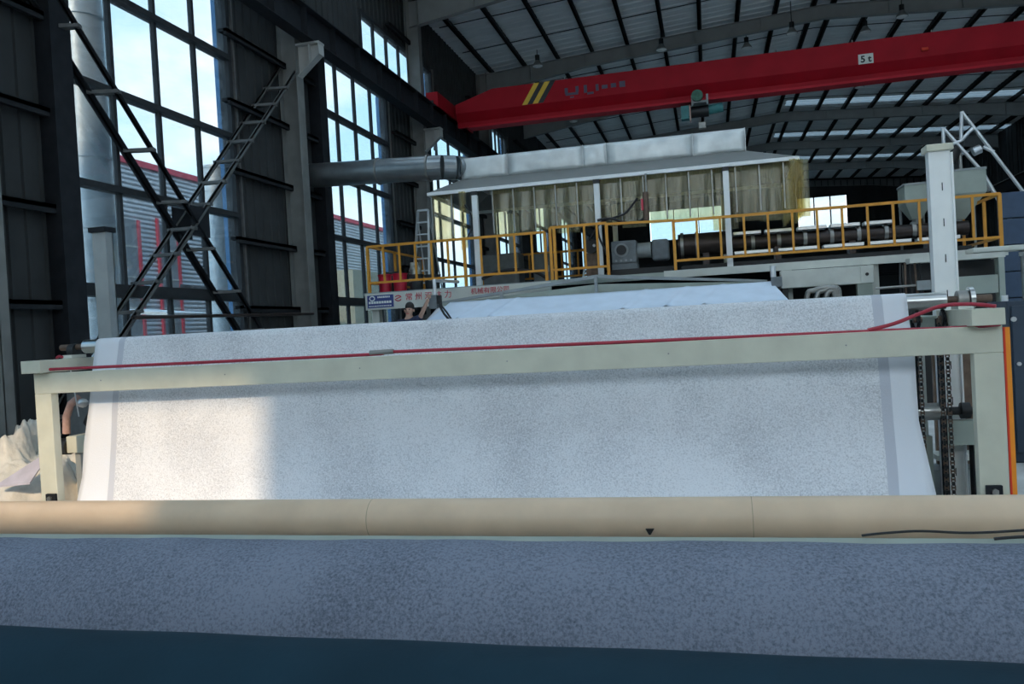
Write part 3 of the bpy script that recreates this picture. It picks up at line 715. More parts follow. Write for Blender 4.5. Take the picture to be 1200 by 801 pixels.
MB().bar(A0, A1, .045, .06).build('side_rail', M['alu'], la); MB().bar(B0, B1, .045, .06).build('side_rail', M['alu'], la)
for k in range(7): t = .13+k*.145; MB().bar(ln(A0, A1, t), ln(B0, B1, t), .07, .03).build('rung', M['alu'], la)
MB().bar(A1, B1, .09, .04).build('top_cap', M['alu'], la)
for a in (A0, B0): MB().bar((a.x, 18.9, PZ), (a.x+(.07 if a is A0 else -.04), 18.3, 4.4), .03, .03).build('rear_leg', M['alu'], la)
# dark process cabinets under the hood
for i, (x0, x1, y0, z1, lab) in enumerate(((-5.05, -4.2, 18.4, 3.35, 'dark grey cabinet on platform behind the left hood post'), (-3.9, -3.45, 18.6, 3.3, 'dark narrow cabinet on platform under the hood'))):
    c = empty('control_cabinet', ((x0+x1)/2, y0+.3, PZ), lab, 'cabinet')
    box('body', x0, x1, y0, y0+.6, PZ, z1, M['motor'], c, .01); box('door', x0+.03, x1-.03, y0-.02, y0, PZ+.05, z1-.05, M['motor'], c); box('handle', x1-.1, x1-.07, y0-.04, y0-.02, PZ+.35, PZ+.5, M['dull_steel'], c)
sl = empty('small_ladder', (-2.4, 17.2, PZ), 'small white ladder leaning behind the middle guard rail', 'ladder')
for dx in (0, .16): MB().bar((-2.55+dx, 17.1, PZ), (-2.42+dx, 17.4, 3.3), .025, .03).build('side_rail', M['alu'], sl)
for k in range(4): t = .2+.2*k; MB().bar((-2.55+.13*t, 17.1+.3*t, PZ+.78*t), (-2.39+.13*t, 17.1+.3*t, PZ+.78*t), .02, .02).build('rung', M['alu'], sl)
sc1 = empty('spinning_motor', (-2.25, 16.9, 3.1), 'black round motor with hoses behind the middle guard rail', 'motor')
MB().tube([(-2.28, 16.65, 3.2), (-2.28, 16.95, 3.2)], .15, 16).build('body', M['black'], sc1); MB().tube([(-2.2, 16.64, 3.2), (-2.2, 16.6, 3.2)], .03, 8).build('cap', M['white'], sc1)
MB().box(-2.4, -2.1, 16.7, 16.95, PZ, 3.06).build('pedestal', M['rust'], sc1)

def cable(name, pts, r, mm, label, cat='cable', sub=6):
    P = [Vector(p) for p in pts]; q = []
    for i in range(len(P)-1):
        p0, p1, p2, p3 = P[max(i-1,0)], P[i], P[i+1], P[min(i+2, len(P)-1)]
        for k in range(sub):
            t = k/sub; q.append(.5*((2*p1)+(-p0+p2)*t+(2*p0-5*p1+4*p2-p3)*t*t+(-p0+3*p1-3*p2+p3)*t**3))
    q.append(P[-1])
    return tag(MB().tube(q, r, 8).build(name, mm), label, cat)
cable('cable', [at(690, 282, 16.5), at(703, 262, 16.45), at(712, 257, 16.4), at(732, 250, 16.4), at(747, 232, 16.4)], .022, M['rubber'], 'black cable climbing from the middle hood post to upper right')
cable('cable', [at(700, 258, 16.38), at(716, 256, 16.38), at(740, 262, 16.38), at(757, 254, 16.38), at(760, 245, 16.38)], .026, M['rubber'], 'thick black cable sagging from the middle hood post')
cable('cable', [at(700, 265, 16.36), at(703, 280, 16.36), at(712, 300, 16.36), (at(713, 316, 16.36).x, 16.36, PZ+.02)], .02, M['rubber'], 'black cable dropping down along the middle hood post')
cable('cable', [at(565, 327, 16.2), at(580, 320, 16.2), at(600, 316, 16.2), at(625, 318, 16.2), at(640, 325, 16.2)], .035, M['rubber'], 'thick black hose arching over the deck left of the gate')
cable('cable', [at(545, 240, 16.38), at(552, 252, 16.38), at(552, 268, 16.38), at(547, 280, 16.38)], .018, M['rubber'], 'thin black cable curving beside the left hood post')
jb = empty('junction_pipe', at(757, 250, 16.35), 'brown pipe fitting hanging where the black cables end', 'pipe')
p = at(757, 240, 16.35); MB().tube([p+Vector((0,0,.25)), p+Vector((0,0,-.3))], .06, 12).build('body', M['rust'], jb); MB().box(p.x-.09, p.x-.05, p.y-.05, p.y+.05, p.z-.1, p.z+.12).build('bracket', M['signred'], jb)
MB().tube([p+Vector((.02,0,.25)), p+Vector((.02,.05,.62))], .02, 8).build('riser', M['dull_steel'], jb)

# gearbox + motor
gb = empty('gear_motor', (-1.3, 17, PZ), 'dark grey gearbox and motor in the gap between the guard rails', 'motor')
MB().box(-1.87, -1.36, 16.7, 17.2, 2.8, 3.26).build('gearbox', M['motor'], gb, .03)
MB().tube([(-1.66, 16.68, 3.07), (-1.66, 16.7, 3.07)], .14, 20).build('cover_ring', M['grey'], gb); MB().tube([(-1.66, 16.66, 3.07), (-1.66, 16.69, 3.07)], .10, 20).build('cover_disc', M['black'], gb)
MB().tube([(-1.36, 16.95, 3.05), (-1.08, 16.95, 3.05)], .16, 18).build('coupling', M['grey'], gb)
MB().box(-1.06, -.72, 16.75, 17.15, 2.82, 3.24).build('motor_body', M['motor'], gb, .05)
MB().box(-1.9, -.65, 16.65, 17.3, PZ, 2.68).build('base_frame', M['black'], gb)
for k in range(4): MB().tube([(-1.78+.1*k, 16.69, 2.86), (-1.78+.1*k, 16.70, 2.86)], .025, 8).build('bolt', M['grey'], gb)
MB().box(-1.87, -1.36, 16.72, 17.18, 2.68, 2.8).build('foot', M['motor'], gb)

# extruder
ex = empty('extruder', (2, 17.4, PZ), 'long dark extruder barrel with bright heater covers behind the right rail', 'extruder')
MB().tube([(-.55, 17.4, 3.1), (4.9, 17.4, 3.05)], .14, 20).build('barrel', M['barrel'], ex)
MB().tube([(-.55, 17.4, 3.12), (.45, 17.4, 3.12)], .24, 20).build('drive_housing', M['barrel'], ex)
for x in (-.5, -.2, .45): MB().tube([(x, 17.4, 3.12), (x+.06, 17.4, 3.12)], .27, 20).build('flange', M['dull_steel'], ex)
for k in range(8): MB().tube([(.9+k*.5, 17.4, 3.08), (.97+k*.5, 17.4, 3.08)], .165, 18).build('heater_band', M['dull_steel'], ex)
for k in range(5):
    box('top_cover', .55+k*.62, 1.1+k*.62, 17.25, 17.5, 3.24, 3.31, M['steel'], ex, .01); box('drip_tray', .55+k*.85, 1.3+k*.85, 17.15, 17.4, 2.84, 2.91, M['steel'], ex, .01)
box('base_frame', -.5, 4.9, 17.2, 17.7, PZ, 2.7, M['black'], ex)
for x in (0, 1.4, 2.8, 4.2): box('pedestal', x-.06, x+.06, 17.25, 17.55, 2.7, 2.96, M['barrel'], ex)
def hopper(cx, cy, w0, d0, zt, zm, zb, w1, label):
    h = empty('feed_hopper', (cx, cy, zb), label, 'hopper')
    T = [(-w0, -d0), (w0, -d0), (w0, d0), (-w0, d0)]; Bm = [(-w1, -w1), (w1, -w1), (w1, w1), (-w1, w1)]
    vs = [(cx+a, cy+b, zt) for a, b in T]+[(cx+a, cy+b, zm) for a, b in T]+[(cx+a, cy+b, zb) for a, b in Bm]
    MB().add(vs, [(0,1,5,4),(1,2,6,5),(2,3,7,6),(3,0,4,7),(4,5,9,8),(5,6,10,9),(6,7,11,10),(7,4,8,11)]).build('body', M['grgreen'], h, solid=.01)
    MB().bar((cx-w0, cy-d0, zt), (cx+w0, cy-d0, zt), .04, .04).bar((cx-w0, cy+d0, zt), (cx+w0, cy+d0, zt), .04, .04).bar((cx-w0, cy-d0, zt), (cx-w0, cy+d0, zt), .04, .04).bar((cx+w0, cy-d0, zt), (cx+w0, cy+d0, zt), .04, .04).build('rim', M['grey'], h)
    MB().tube([(cx, cy, zb+.03), (cx, cy, 3.12)], w1*.8, 12).build('outlet', M['grey'], h)
    for dx in (-w0+.03, w0-.03): MB().bar((cx+dx, cy+d0, zm), (cx+dx, cy+d0, PZ), .04, .04).build('leg', M['grey'], h)
hopper(4.75, 17.45, .42, .35, 4.12, 3.68, 3.22, .1, 'large grey-green feed hopper above the right end of the extruder')
hopper(4.02, 17.5, .24, .3, 3.95, 3.6, 3.3, .09, 'smaller grey-green feed hopper left of the tall white post')
# loading conveyor behind
cv = empty('screw_loader', (6, 20, 0), 'pale tubular screw loader frame rising behind the hoppers', 'loader')
T0 = at(1127, 131, 20); 
for a, b in (((1127, 131), (1200, 226)), ((1105, 150), (1150, 200)), ((1127, 131), (1126, 165)), ((1105, 150), (1106, 172)), ((1126, 165), (1140, 150)), ((1126, 165), (1108, 172)), ((1152, 172), (1165, 178))):
    MB().tube([at(*a, 20), at(*b, 20)], .04, 8).build('frame_tube', M['alu'], cv)
MB().tube([at(1200, 226, 20), (at(1200, 226, 20).x+1.1, 20, 0)], .045, 8).build('frame_tube', M['alu'], cv)
MB().tube([at(1150, 200, 20), (at(1150, 200, 20).x+2.1, 20, 0)], .045, 8).build('frame_tube', M['alu'], cv)
MB().tube([at(1113, 190, 20.1), at(1124, 165, 20.1)], .13, 14).build('chute', M['black'], cv)
MB().tube([at(1124, 168, 20.1), at(1126, 198, 20.1)], .04, 8).build('spout', M['dull_steel'], cv)
MB().tube([at(1140, 178, 20.1), at(1149, 174, 20.1)], .1, 12).build('motor', M['alu'], cv)
MB().tube([at(1150, 205, 20.2), at(1160, 224, 20.2)], .05, 8).build('discharge_pipe', M['dull_steel'], cv)
# blue panel stack at right
bp_ = empty('blue_panel_wall', (8, 19.5, 0), 'dark blue stacked panel partition at the right edge', 'partition')
for k in range(7): box('panel', 5.98, 11, 19.0+.01*(k % 2), 19.2, .02+k*.55, .02+k*.55+.53, M['blue_panel'], bp_, .01)

# web coming out of the machine and its cover
NX = 241
cov = empty('calender_cover', (-2, 15.7, 2.3), 'grey-green sloping cover with low peak above the pale blue web', 'cover')
MB().prism([(-5.2, 2.22), (-2.03, 2.54), (1.05, 2.23), (1.05, 2.19), (-2.03, 2.47), (-5.2, 2.17)], 'y', 15.5, 15.62).build('top_plate', M['grey'], cov)
MB().prism([(-5.2, 2.17), (-2.03, 2.36), (1.05, 2.2), (1.05, 2.14), (-5.2, 2.12)], 'y', 15.52, 15.58).build('front_plate', M['grgreen'], cov)
MB().bar((-5.2, 15.46, 2.16), (1.08, 15.46, 2.15), .05, .06).build('lip', M['grgreen'], cov)
for x in (-2.05, -3.9): box('stiffener', x-.03, x+.03, 15.44, 15.5, 2.14, 2.5 if x > -3 else 2.32, M['grey'], cov)
for x in (-5.1, 1.0): box('support_foot', x-.05, x+.05, 15.5, 15.62, 0, 2.15, M['grgreen'], cov)
mcb = empty('calender_stack', (-2, 17, 0), 'dark calender machine filling the space under the platform', 'machine')
for z, r in ((.5, .32), (1.15, .3), (1.78, .28)): MB().tube([(-4.7, 16.9, z), (1.1, 16.9, z)], r, 24).build('roll', M['barrel'], mcb)
for x in (-4.85, 1.05): box('side_frame', x, x+.12, 16.4, 17.6, 0, 2.2, M['dark_steel'], mcb)
box('back_panel', -6.6, 5, 19.0, 19.1, 0, 2.3, M['black'], mcb)  # added black sheet standing for the dark space under the deck

# machine parts under the platform at right
mh = empty('roller_housing', (2.2, 15.85, 2), 'cream rectangular roller housing under the deck right of the web', 'machine')
box('body', 1.3, 2.88, 15.7, 15.95, 2.06, 2.38, M['offwhite'], mh, .01); box('end_plate', 2.66, 2.86, 15.68, 15.7, 2.07, 2.37, M['offwhite'], mh)
MB().tube([(2.76, 15.66, 2.22), (2.76, 15.68, 2.22)], .03, 10).build('bolt', M['black'], mh)
box('foot', 2.6, 2.85, 15.72, 15.9, 0, 2.06, M['grgreen'], mh); box('foot', 1.32, 1.42, 15.72, 15.9, 0, 2.06, M['black'], mh)
for k in range(3):
    a = at(945+k*11, 356, 15.6); b = at(955+k*11, 340, 15.6); c = at(975+k*3, 338, 15.6); d_ = at(978+k*3, 354, 15.6)
    cable('corrugated_hose', [(a.x, a.y, .05), a, b, c, d_, (d_.x, d_.y, .05)], .05, M['dull_steel'], ['first', 'middle', 'last'][k]+' of three grey hoses arching under the cream roller housing', 'hose')
cbn = empty('drive_cabinet', (4, 14.2, 0), 'grey-green machine side cabinet with dark openings at the right', 'cabinet')
box('top_rail', 3.1, 4.45, 14.0, 14.3, 2.28, 2.36, M['offwhite'], cbn); box('upright', 3.66, 3.76, 14.0, 14.2, 0, 2.28, M['grgreen'], cbn); box('upright', 4.35, 4.43, 14.0, 14.2, 0, 2.28, M['grgreen'], cbn)
box('panel', 3.78, 4.34, 14.02, 14.1, 1.74, 2.02, M['grgreen'], cbn); box('panel', 3.2, 3.66, 14.05, 14.1, 1.85, 2.0, M['grey'], cbn); box('back', 3.1, 4.45, 14.5, 14.55, 0, 2.28, M['black'], cbn)
box('panel', 3.5, 3.8, 13.98, 14.06, 1.45, 1.66, M['grgreen'], cbn)
for k in range(5): MB().tube([(3.0+.07*k, 14.2, 2.3), (2.95+.09*k, 14.1, 1.5)], .018, 6).build('hanging_hose', M['rust'] if k % 2 else M['rubber'], cbn)
MB().tube([(2.6, 14.1, 1.92), (4.3, 14.1, 1.95)], .02, 8).build('crossbar', M['dull_steel'], cbn)
tag(box('plastic_block', 4.0, 4.75, 14.0, 14.4, 2.37, 2.45, M['offwhite'], None, .02), 'pale plastic block lying on top of the grey-green side cabinet', 'block')
vp = empty('pipe_manifold', (5.3, 15, 0), 'grey vertical pipes standing at the right edge above the navy cabinet', 'pipe')
for k in range(3): MB().tube([(4.78+.16*k, 14.2, 0), (4.78+.16*k, 14.2, 2.45)], .06, 12).build('pipe', M['grey'], vp)
box('clamp_bar', 4.68, 5.3, 14.12, 14.16, 2.28, 2.34, M['grey'], vp)
nc = empty('navy_cabinet', (3.3, 9.2, 0), 'tall navy blue electrical cabinet at the right picture edge', 'cabinet')
box('body', 2.85, 3.7, 9.0, 9.6, 0, 1.6, M['navy'], nc, .01); box('door', 2.88, 3.67, 8.97, 9.0, .1, 1.55, M['navy'], nc, .008)
MB().tube([(2.89, 8.96, 1.42), (2.89, 8.94, 1.42)], .025, 10).build('lock', M['alu'], nc); MB().tube([(2.92, 8.96, .98), (2.92, 8.94, .98)], .02, 10).build('lock', M['alu'], nc)
MB().tube([(2.9, 9.2, 1.6), (2.9, 9.2, 1.66)], .03, 10).build('gland', M['white'], nc)
tag(MB().tube([(2.95, 8.7, .0), (2.95, 8.7, .5)], .07, 12).tube([(2.95, 8.7, .5), (2.95, 8.7, .56)], .05, 12).build('white_canister', M['white']), 'white canister on the floor right of the cream frame post', 'canister')

# ================================================================ WINDER
fr = empty('winder_gantry', (-1.97, 6.04, 0), 'cream painted steel gantry frame in front of the white web', 'frame')
fr.rotation_euler = (0, .0045, 0)
F0, F1 = 6.0, 6.085
box('cross_beam', -5.79, 1.87, F0, F1, 1.265, 1.445, M['cream'], fr, .006)
for x0, x1 in ((-5.79, -5.62), (1.69, 1.87)):
    po = box('post', x0, x1, F0, F1, 0, 1.265, M['cream'], fr, .006)
    xb = x0+.07 if x0 < 0 else x0+.03
    box('foot_bracket', xb, xb+.1, F0-.03, F0-.001, .3, .39, M['dark_steel'], po, .005); MB().tube([(xb+.05, F0-.05, .35), (xb+.05, F0-.03, .35)], .022, 6).build('bolt', M['dull_steel'], po)
    box('foot_plate', x0-.05, x1+.05, F0-.08, F1+.08, 0, .02, M['dark_steel'], po)
for x0, x1, tip in ((-5.82, -5.62, 5.9), (1.66, 1.86, 5.9)):
    ar = box('bearing_arm', x0, x1, tip, 6.75, 1.45, 1.56, M['cream'], fr, .005)
mb = MB()
for k in range(6): mb.tube([(-5.1+1.2*k, F0-.004, 1.36), (-5.1+1.2*k, F0, 1.36)], .006, 6)
mb.build('rivet', M['dull_steel'], fr)['kind'] = 'stuff'
tag(box('edge_strip', 1.872, 1.884, 6.0, 6.03, .02, 1.43, M['red_strip']), 'thin bright red strip along the right frame post', 'strip')
tag(box('edge_strip', 1.884, 1.912, 6.0, 6.05, .02, 1.43, M['orange_strip']), 'bright orange strip down the outer edge of right frame post', 'strip')
hz = [(-5.8, 5.98, 1.478), (-5.3, 6.03, 1.474), (-4, 6.03, 1.468), (-2.62, 6.03, 1.463), (-2.55, 6.03, 1.475), (-2.4, 6.03, 1.475), (-1, 6.03, 1.462), (.6, 6.03, 1.45), (1.2, 6.04, 1.445), (1.62, 6.03, 1.44), (1.85, 5.97, 1.452)]
cable('red_hose', hz, .013, M['hose'], 'red air hose lying along the top of the cream cross beam', 'hose')
cable('red_hose', [(1.05, 6.03, 1.455), (1.22, 6.05, 1.49), (1.4, 6.1, 1.55), (1.55, 6.1, 1.595), (1.72, 6.05, 1.592), (1.83, 5.98, 1.57)], .013, M['hose'], 'red air hose looping over the right bearing arm', 'hose')
cable('red_hose', [(-5.81, 6.3, 1.572), (-5.74, 6.25, 1.585), (-5.66, 6.2, 1.578)], .012, M['hose'], 'short red hose end lying on the left bearing arm', 'hose')
tag(MB().tube([(-2.62, 6.03, 1.475), (-2.42, 6.03, 1.478)], .02, 8).build('hose_clamp', M['dull_steel']), 'steel hose joiner on the red hose at middle of beam', 'clamp')

RY, RZ, RR = 6.46, 1.632, .062
def tz(x): return RZ - .0042*(x-1.4)      # the winder sags a little towards the right
tr_ = empty('guide_roller', (-2, RY, RZ), 'polished steel guide roller carrying the white web on the arms', 'roller')
MB().tube([(-5.63, RY, tz(-5.63)), (1.65, RY, tz(1.65))], RR, 24).build('drum', M['steel'], tr_)
MB().tube([(-5.9, RY, tz(-5.9)), (1.95, RY, tz(1.95))], .028, 12).build('shaft', M['rust'], tr_)
for x in (-5.76, 1.76):
    pb_ = MB().tube([(x-.035, RY, RZ), (x+.035, RY, RZ)], .062, 18).build('bearing', M['dull_steel'] if x > 0 else M['black'], tr_)
    box('bearing_base', x-.05, x+.05, RY-.09, RY+.09, 1.562, RZ-.04, M['offwhite'], tr_)
MB().tube([(1.80, RY, RZ), (1.83, RY, RZ)], .085, 22).build('hand_wheel', M['steel'], tr_)
# white web: machine -> under walkway -> over guide roller -> front drop -> under tan tube
prof = [(15.5, 2.15, .92), (15.0, 1.97, .92), (14.5, 1.8, .92), (13.2, 1.1, .92), (11.5, .5, .92), (9, .42, .95), (6.9, .45, 1), (6.56, .6, 1), (6.53, 1.1, 1), (6.525, 1.6, 1)]
for k in range(9):
    a = math.pi*(k/8); prof.append((RY+(RR+.004)*math.cos(a), RZ+(RR+.004)*math.sin(a), 1))
prof += [(6.36, 1.5, 1.0), (6.30, 1.3, 1.0), (6.26, 1.1, 1.0), (6.21, .8, 1.003), (6.16, .5, 1.01), (6.12, .3, 1.016), (6.06, .2, 1.02), (5.6, .14, 1.02), (4.9, .2, 1.02), (4.42, .432, 1.02)]
def web_pt(pr, i, NXX, xl, xr):
    y, z, s = pr; u = i/(NXX-1); xc = (xl+xr)/2; x = xc+(xl+(xr-xl)*u-xc)*s
    return x, y, z
rw = random.Random(11); NXX = 121; P = []
folds = [(-4.35, .35), (-3.75, .3), (-1.3, .3), (-.55, .3), (.1, .25)]
for j, pr in enumerate(prof):
    row = []
    for i in range(NXX):
        x, y, z = web_pt(pr, i, NXX, -5.47, 1.385)
        if y > 14:
            for fx, fa_ in folds:
                d = (x-fx-(y-15)*.25)/.06; z += .035*fa_*math.exp(-d*d)*3*(1 if y < 15.4 else .3)
        elif 6.0 < y < 6.4 and z < 1.45:
            v = (1.45-z)/1.2; ed = min(i, NXX-1-i)/(NXX-1)
            y += -.006*v*math.sin(x*9+z*2) - (.015*v*math.sin(z*14+x*5) if ed < .045 else 0)
            if ed == 0: x += .012*math.sin(z*6)
        if 6.3 < y < 6.6 and z > 1.2: z += tz(x)-RZ
        row.append((x, y, z))
    P.append(row)
ws = MB().grid(P).build('felt_web', M['sheet'], None, solid=.003)
tag(ws, 'wide white non-woven felt web draped over guide roller behind cream frame', 'fabric')
# pale smooth section where the web leaves the machine
P = []
for j in range(12):
    t = j/11; row = []
    for i in range(NX):
        u = i/(NX-1); y = 15.44-.95*t; z = 2.16-.37*t; s = .915+.06*t; x = -1.92+(u-.5)*6.62*s
        for fx, fa_ in folds:
            d = (x-fx-(t-.5)*-.35)/.05; z += .1*fa_*math.exp(-d*d)*(.4+t)
        row.append((x, y-.0, z+.035))
    P.append(row)
tag(MB().grid(P).build('web_leader', M['web'], None, solid=.003), 'pale blue creased fabric sloping out from under the grey-green cover', 'fabric')

for X, lab in ((-5.70, 'grey steel upright with dark cap behind the left end of the web'), (1.745, 'tall white slotted upright with cream cap at the right of the web')):
    up = empty('winder_upright', (X, 6.85, 0), lab, 'post', 'pair of winder uprights')
    mm = M['white'] if X > 0 else M['grey']  # white and grey put one upright's light and the other's backlight into colour
    MB().box(X-.075, X+.075, 6.8, 6.812, 0, 2.76).box(X-.075, X-.063, 6.81, 6.9, 0, 2.76).box(X+.063, X+.075, 6.81, 6.9, 0, 2.76).box(X-.075, X+.075, 6.89, 6.9, 0, 2.76).build('channel', mm, up)
    if X > 0: MB().box(X+.075, X+.088, 6.78, 6.8, 0, 2.74).build('guide_rail', mm, up)
    MB().box(X-.095, X+.095, 6.77, 6.93, 2.76, 2.81).build('cap', M['cream'] if X > 0 else M['dark_steel'], up, .006)
    if X > 0:
        me = mesh_of(MB().box(-.003, .003, 0, .004, 0, .06), 'slot', M['dark_steel'])
        for k in range(9): inst('slot', me, up, (X+.01, 6.797, .3+.27*k))
    MB().box(X-.15, X+.15, 6.7, 7.0, 0, .03).build('base_plate', M['dark_steel'], up)
# lower roller, chains, side plates on the right
lr = empty('lower_roller', (-2, 6.62, .81), 'lower polished roller showing right of the web below the beam', 'roller')
MB().tube([(-5.4, 6.66, .81), (1.655, 6.66, .81)], .065, 22).build('drum', M['steel'], lr)
MB().tube([(-5.62, 6.66, .81), (1.86, 6.66, .81)], .03, 12).build('shaft', M['black'], lr)
MB().tube([(1.77, 6.66, .81), (1.83, 6.66, .81)], .06, 14).build('bearing', M['black'], lr)
box('bearing_bracket', 1.66, 1.9, 6.62, 6.72, .56, .74, M['grgreen'], lr); box('bracket_leg', 1.83, 1.9, 6.62, 6.72, 0, .56, M['dark_steel'], lr); box('bracket_leg', -5.66, -5.6, 6.62, 6.7, 0, .8, M['dark_steel'], lr)
def chain(x, y, z0, z1, label):
    c = empty('roller_chain', (x, y, z0), label, 'chain', 'roller chains beside the web')
    me = mesh_of(MB().box(-.014, -.009, -.008, .008, -.017, .017).box(.009, .014, -.008, .008, -.017, .017).tube([(-.014, 0, 0), (.014, 0, 0)], .007, 6), 'chain_link', M['rust'])
    me2 = mesh_of(MB().box(-.009, .009, -.014, .014, -.012, .012), 'chain_link', M['black'])
    n_ = int((z1-z0)/.03)
    for k in range(n_): inst('chain_link', me if k % 2 else me2, c, (x, y, z0+.02+k*.03))
chain(1.475, 6.5, .05, 1.52, 'roller chain closest to the right edge of the web')
chain(1.60, 6.45, .05, 1.5, 'middle roller chain hanging right of the web')
chain(1.645, 6.45, .05, 1.48, 'rightmost roller chain beside the cream frame post')
for k, x in enumerate((1.47, 1.64)):
    sp = empty('chain_sprocket', (x, 6.5, 1.5), ('dark sprocket nearest the right edge of the web', 'dark sprocket under the right end of guide roller')[k], 'sprocket', 'chain sprockets')
    MB().tube([(x-.012, 6.5, 1.5), (x+.012, 6.5, 1.5)], .055, 20).build('wheel', M['black'], sp)
    for q in range(14):
        a = 2*math.pi*q/14; MB().box(-.006, .006, -.008, .008, .05, .07).build('tooth', M['dark_steel'], sp).matrix_local = wmat(sp).inverted() @ Matrix.Translation((x, 6.5, 1.5)) @ Matrix.Rotation(a, 4, 'X')
    MB().tube([(x-.03, 6.5, 1.5), (x+.03, 6.5, 1.5)], .022, 10).build('hub', M['rust'], sp)
    MB().box(x-.02, x+.02, 6.6, 6.64, 0, 1.5).tube([(x, 6.5, 1.5), (x, 6.62, 1.5)], .012, 6).build('bracket', M['dark_steel'], sp)
sg = empty('machine_side_plate', (1.6, 7.2, 0), 'grey-green side plate and link arms behind the right end of web', 'machine')
box('horizontal_arm', 1.42, 1.75, 6.78, 7.6, 1.42, 1.52, M['grgreen'], sg, .01); box('plate', 1.5, 1.62, 6.98, 7.1, 0, 1.4, M['offwhite'], sg)
box('rear_plate', 1.75, 2.1, 7.3, 7.34, .3, 1.4, M['rust'], sg); box('link', 1.52, 1.58, 6.7, 6.78, .05, .62, M['grgreen'], sg)
box('foot', 1.5, 2.1, 7.05, 7.35, 0, .3, M['grey'], sg); box('tray', 1.68, 2.0, 7.0, 7.25, .38, .42, M['offwhite'], sg)

# ---- left of the frame: motors, tubes, plastic
jm = empty('drive_unit', (-6, 6.7, 0), 'small motor and pink hose cluster behind the left frame post', 'motor')
MB().box(-6.0, -5.72, 6.55, 6.8, .66, .82, ).build('gearbox', M['cream'], jm, .01); MB().tube([(-6.1, 6.6, .72), (-6.0, 6.6, .72)], .08, 14).build('end_cap', M['black'], jm)
MB().tube([(-5.85, 6.75, .9), (-5.75, 6.75, 1.05)], .1, 14).build('motor', M['rubber'], jm); box('stand', -5.95, -5.75, 6.6, 6.78, 0, .66, M['grey'], jm)
MB().tube([(-6.05, 6.62, .84), (-6.04, 6.62, 1.0), (-5.98, 6.62, 1.12), (-5.9, 6.64, 1.18)], .036, 12).build('pink_hose', M['pink'], jm)
MB().tube([(-5.88, 6.6, 1.0), (-5.92, 6.6, 1.3), (-5.94, 6.6, 1.45)], .006, 6).build('wire', M['alu'], jm)
MB().sphere((-5.81, 6.58, 1.13), .05, 7, 5, (1.3, .8, .9)).build('foil_wrap', M['alu'], jm)
rp = random.Random(5)
def heap(name, cx, cy, rx, ry, h, mm, label, cat, fr_=5, n_=72):
    P = []
    ph = [rp.uniform(0, 6) for _ in range(8)]
    for j in range(n_):
        row = []; v = j/(n_-1)
        for i in range(n_+1):
            a = 2*math.pi*i/n_; r = v
            zz = h*(1-r**2.2)*(1+.25*math.sin(a*2+ph[0])+.12*math.sin(a*fr_+ph[1]+r*8))+.05*math.sin(a*7+r*16+ph[2])*(1-r)*1.2+.03*math.sin(a*13+r*29+ph[3])*(1-r*.7)
            zz += (noise.noise(Vector((r*math.cos(a)*4.5, r*math.sin(a)*4.5, ph[5])))*.16 + abs(noise.noise(Vector((r*math.cos(a)*11, r*math.sin(a)*11, ph[6]))))*.11)*(1-r**4)
            k = 1+.1*math.sin(a*3+ph[4])
            row.append((cx+rx*r*k*math.cos(a), cy+ry*r*k*math.sin(a), max(.005, zz)))
        P.append(row)
    return tag(MB().grid(P).build(name, mm, None, solid=.004), label, cat)
M['lav'] = mat('lavender_board', (.55, .50, .56), .7)
M['crumple'] = mat('crumpled_film', (.66, .61, .53), .35, var=.12, scale=9, bump=.9, bscale=9)
heap('plastic_film_heap', -6.9, 7.0, 1.0, .85, .66, M['crumple'], 'crumpled heap of cloudy plastic film left of the cream frame', 'plastic film')
heap('plastic_film_heap', -5.95, 6.95, .35, .22, .45, M['crumple'], 'smaller crumpled film bundle under the drive unit by the web edge', 'plastic film')
tag(MB().add([(-6.5, 6.2, .42), (-6.1, 6.2, .45), (-6.1, 6.5, .72), (-6.5, 6.2, .405), (-6.1, 6.2, .435), (-6.1, 6.5, .705)], [(0,1,2),(5,4,3),(0,3,4,1),(1,4,5,2),(2,5,3,0)]).build('flat_board', M['lav']), 'pale flat board lying on the plastic film heap', 'board')
cc = empty('wall_cabinet', (-7.4, 9.0, 0), 'dark low cabinet with small bottles on top by the nearest column', 'cabinet')
box('body', -8.1, -6.7, 8.9, 9.4, 0, 1.15, M['motor'], cc, .01); box('door', -8.05, -7.42, 8.87, 8.9, .05, 1.1, M['motor'], cc); box('door', -7.38, -6.75, 8.87, 8.9, .05, 1.1, M['motor'], cc); box('top', -8.15, -6.65, 8.85, 9.45, 1.15, 1.19, M['dark_steel'], cc)
for k, (x, r, h) in enumerate(((-7.75, .05, .13), (-7.6, .04, .10), (-7.28, .045, .22))):
    b = empty('bottle', (x, 9.1, 1.19), ('leftmost stubby bottle on the dark cabinet by the nearest column', 'tiny middle bottle on the dark cabinet by the nearest column', 'tallest bottle on the dark cabinet by the nearest column')[k], 'bottle', 'bottles on the dark cabinet')
    MB().tube([(x, 9.1, 1.19), (x, 9.1, 1.19+h*.7), (x, 9.1, 1.19+h*.82), (x, 9.1, 1.19+h)], [r, r, r*.4, r*.4], 12).build('body', M['grey'], b); MB().tube([(x, 9.1, 1.19+h), (x, 9.1, 1.19+h+.025)], r*.5, 10).build('cap', M['offwhite'], b)

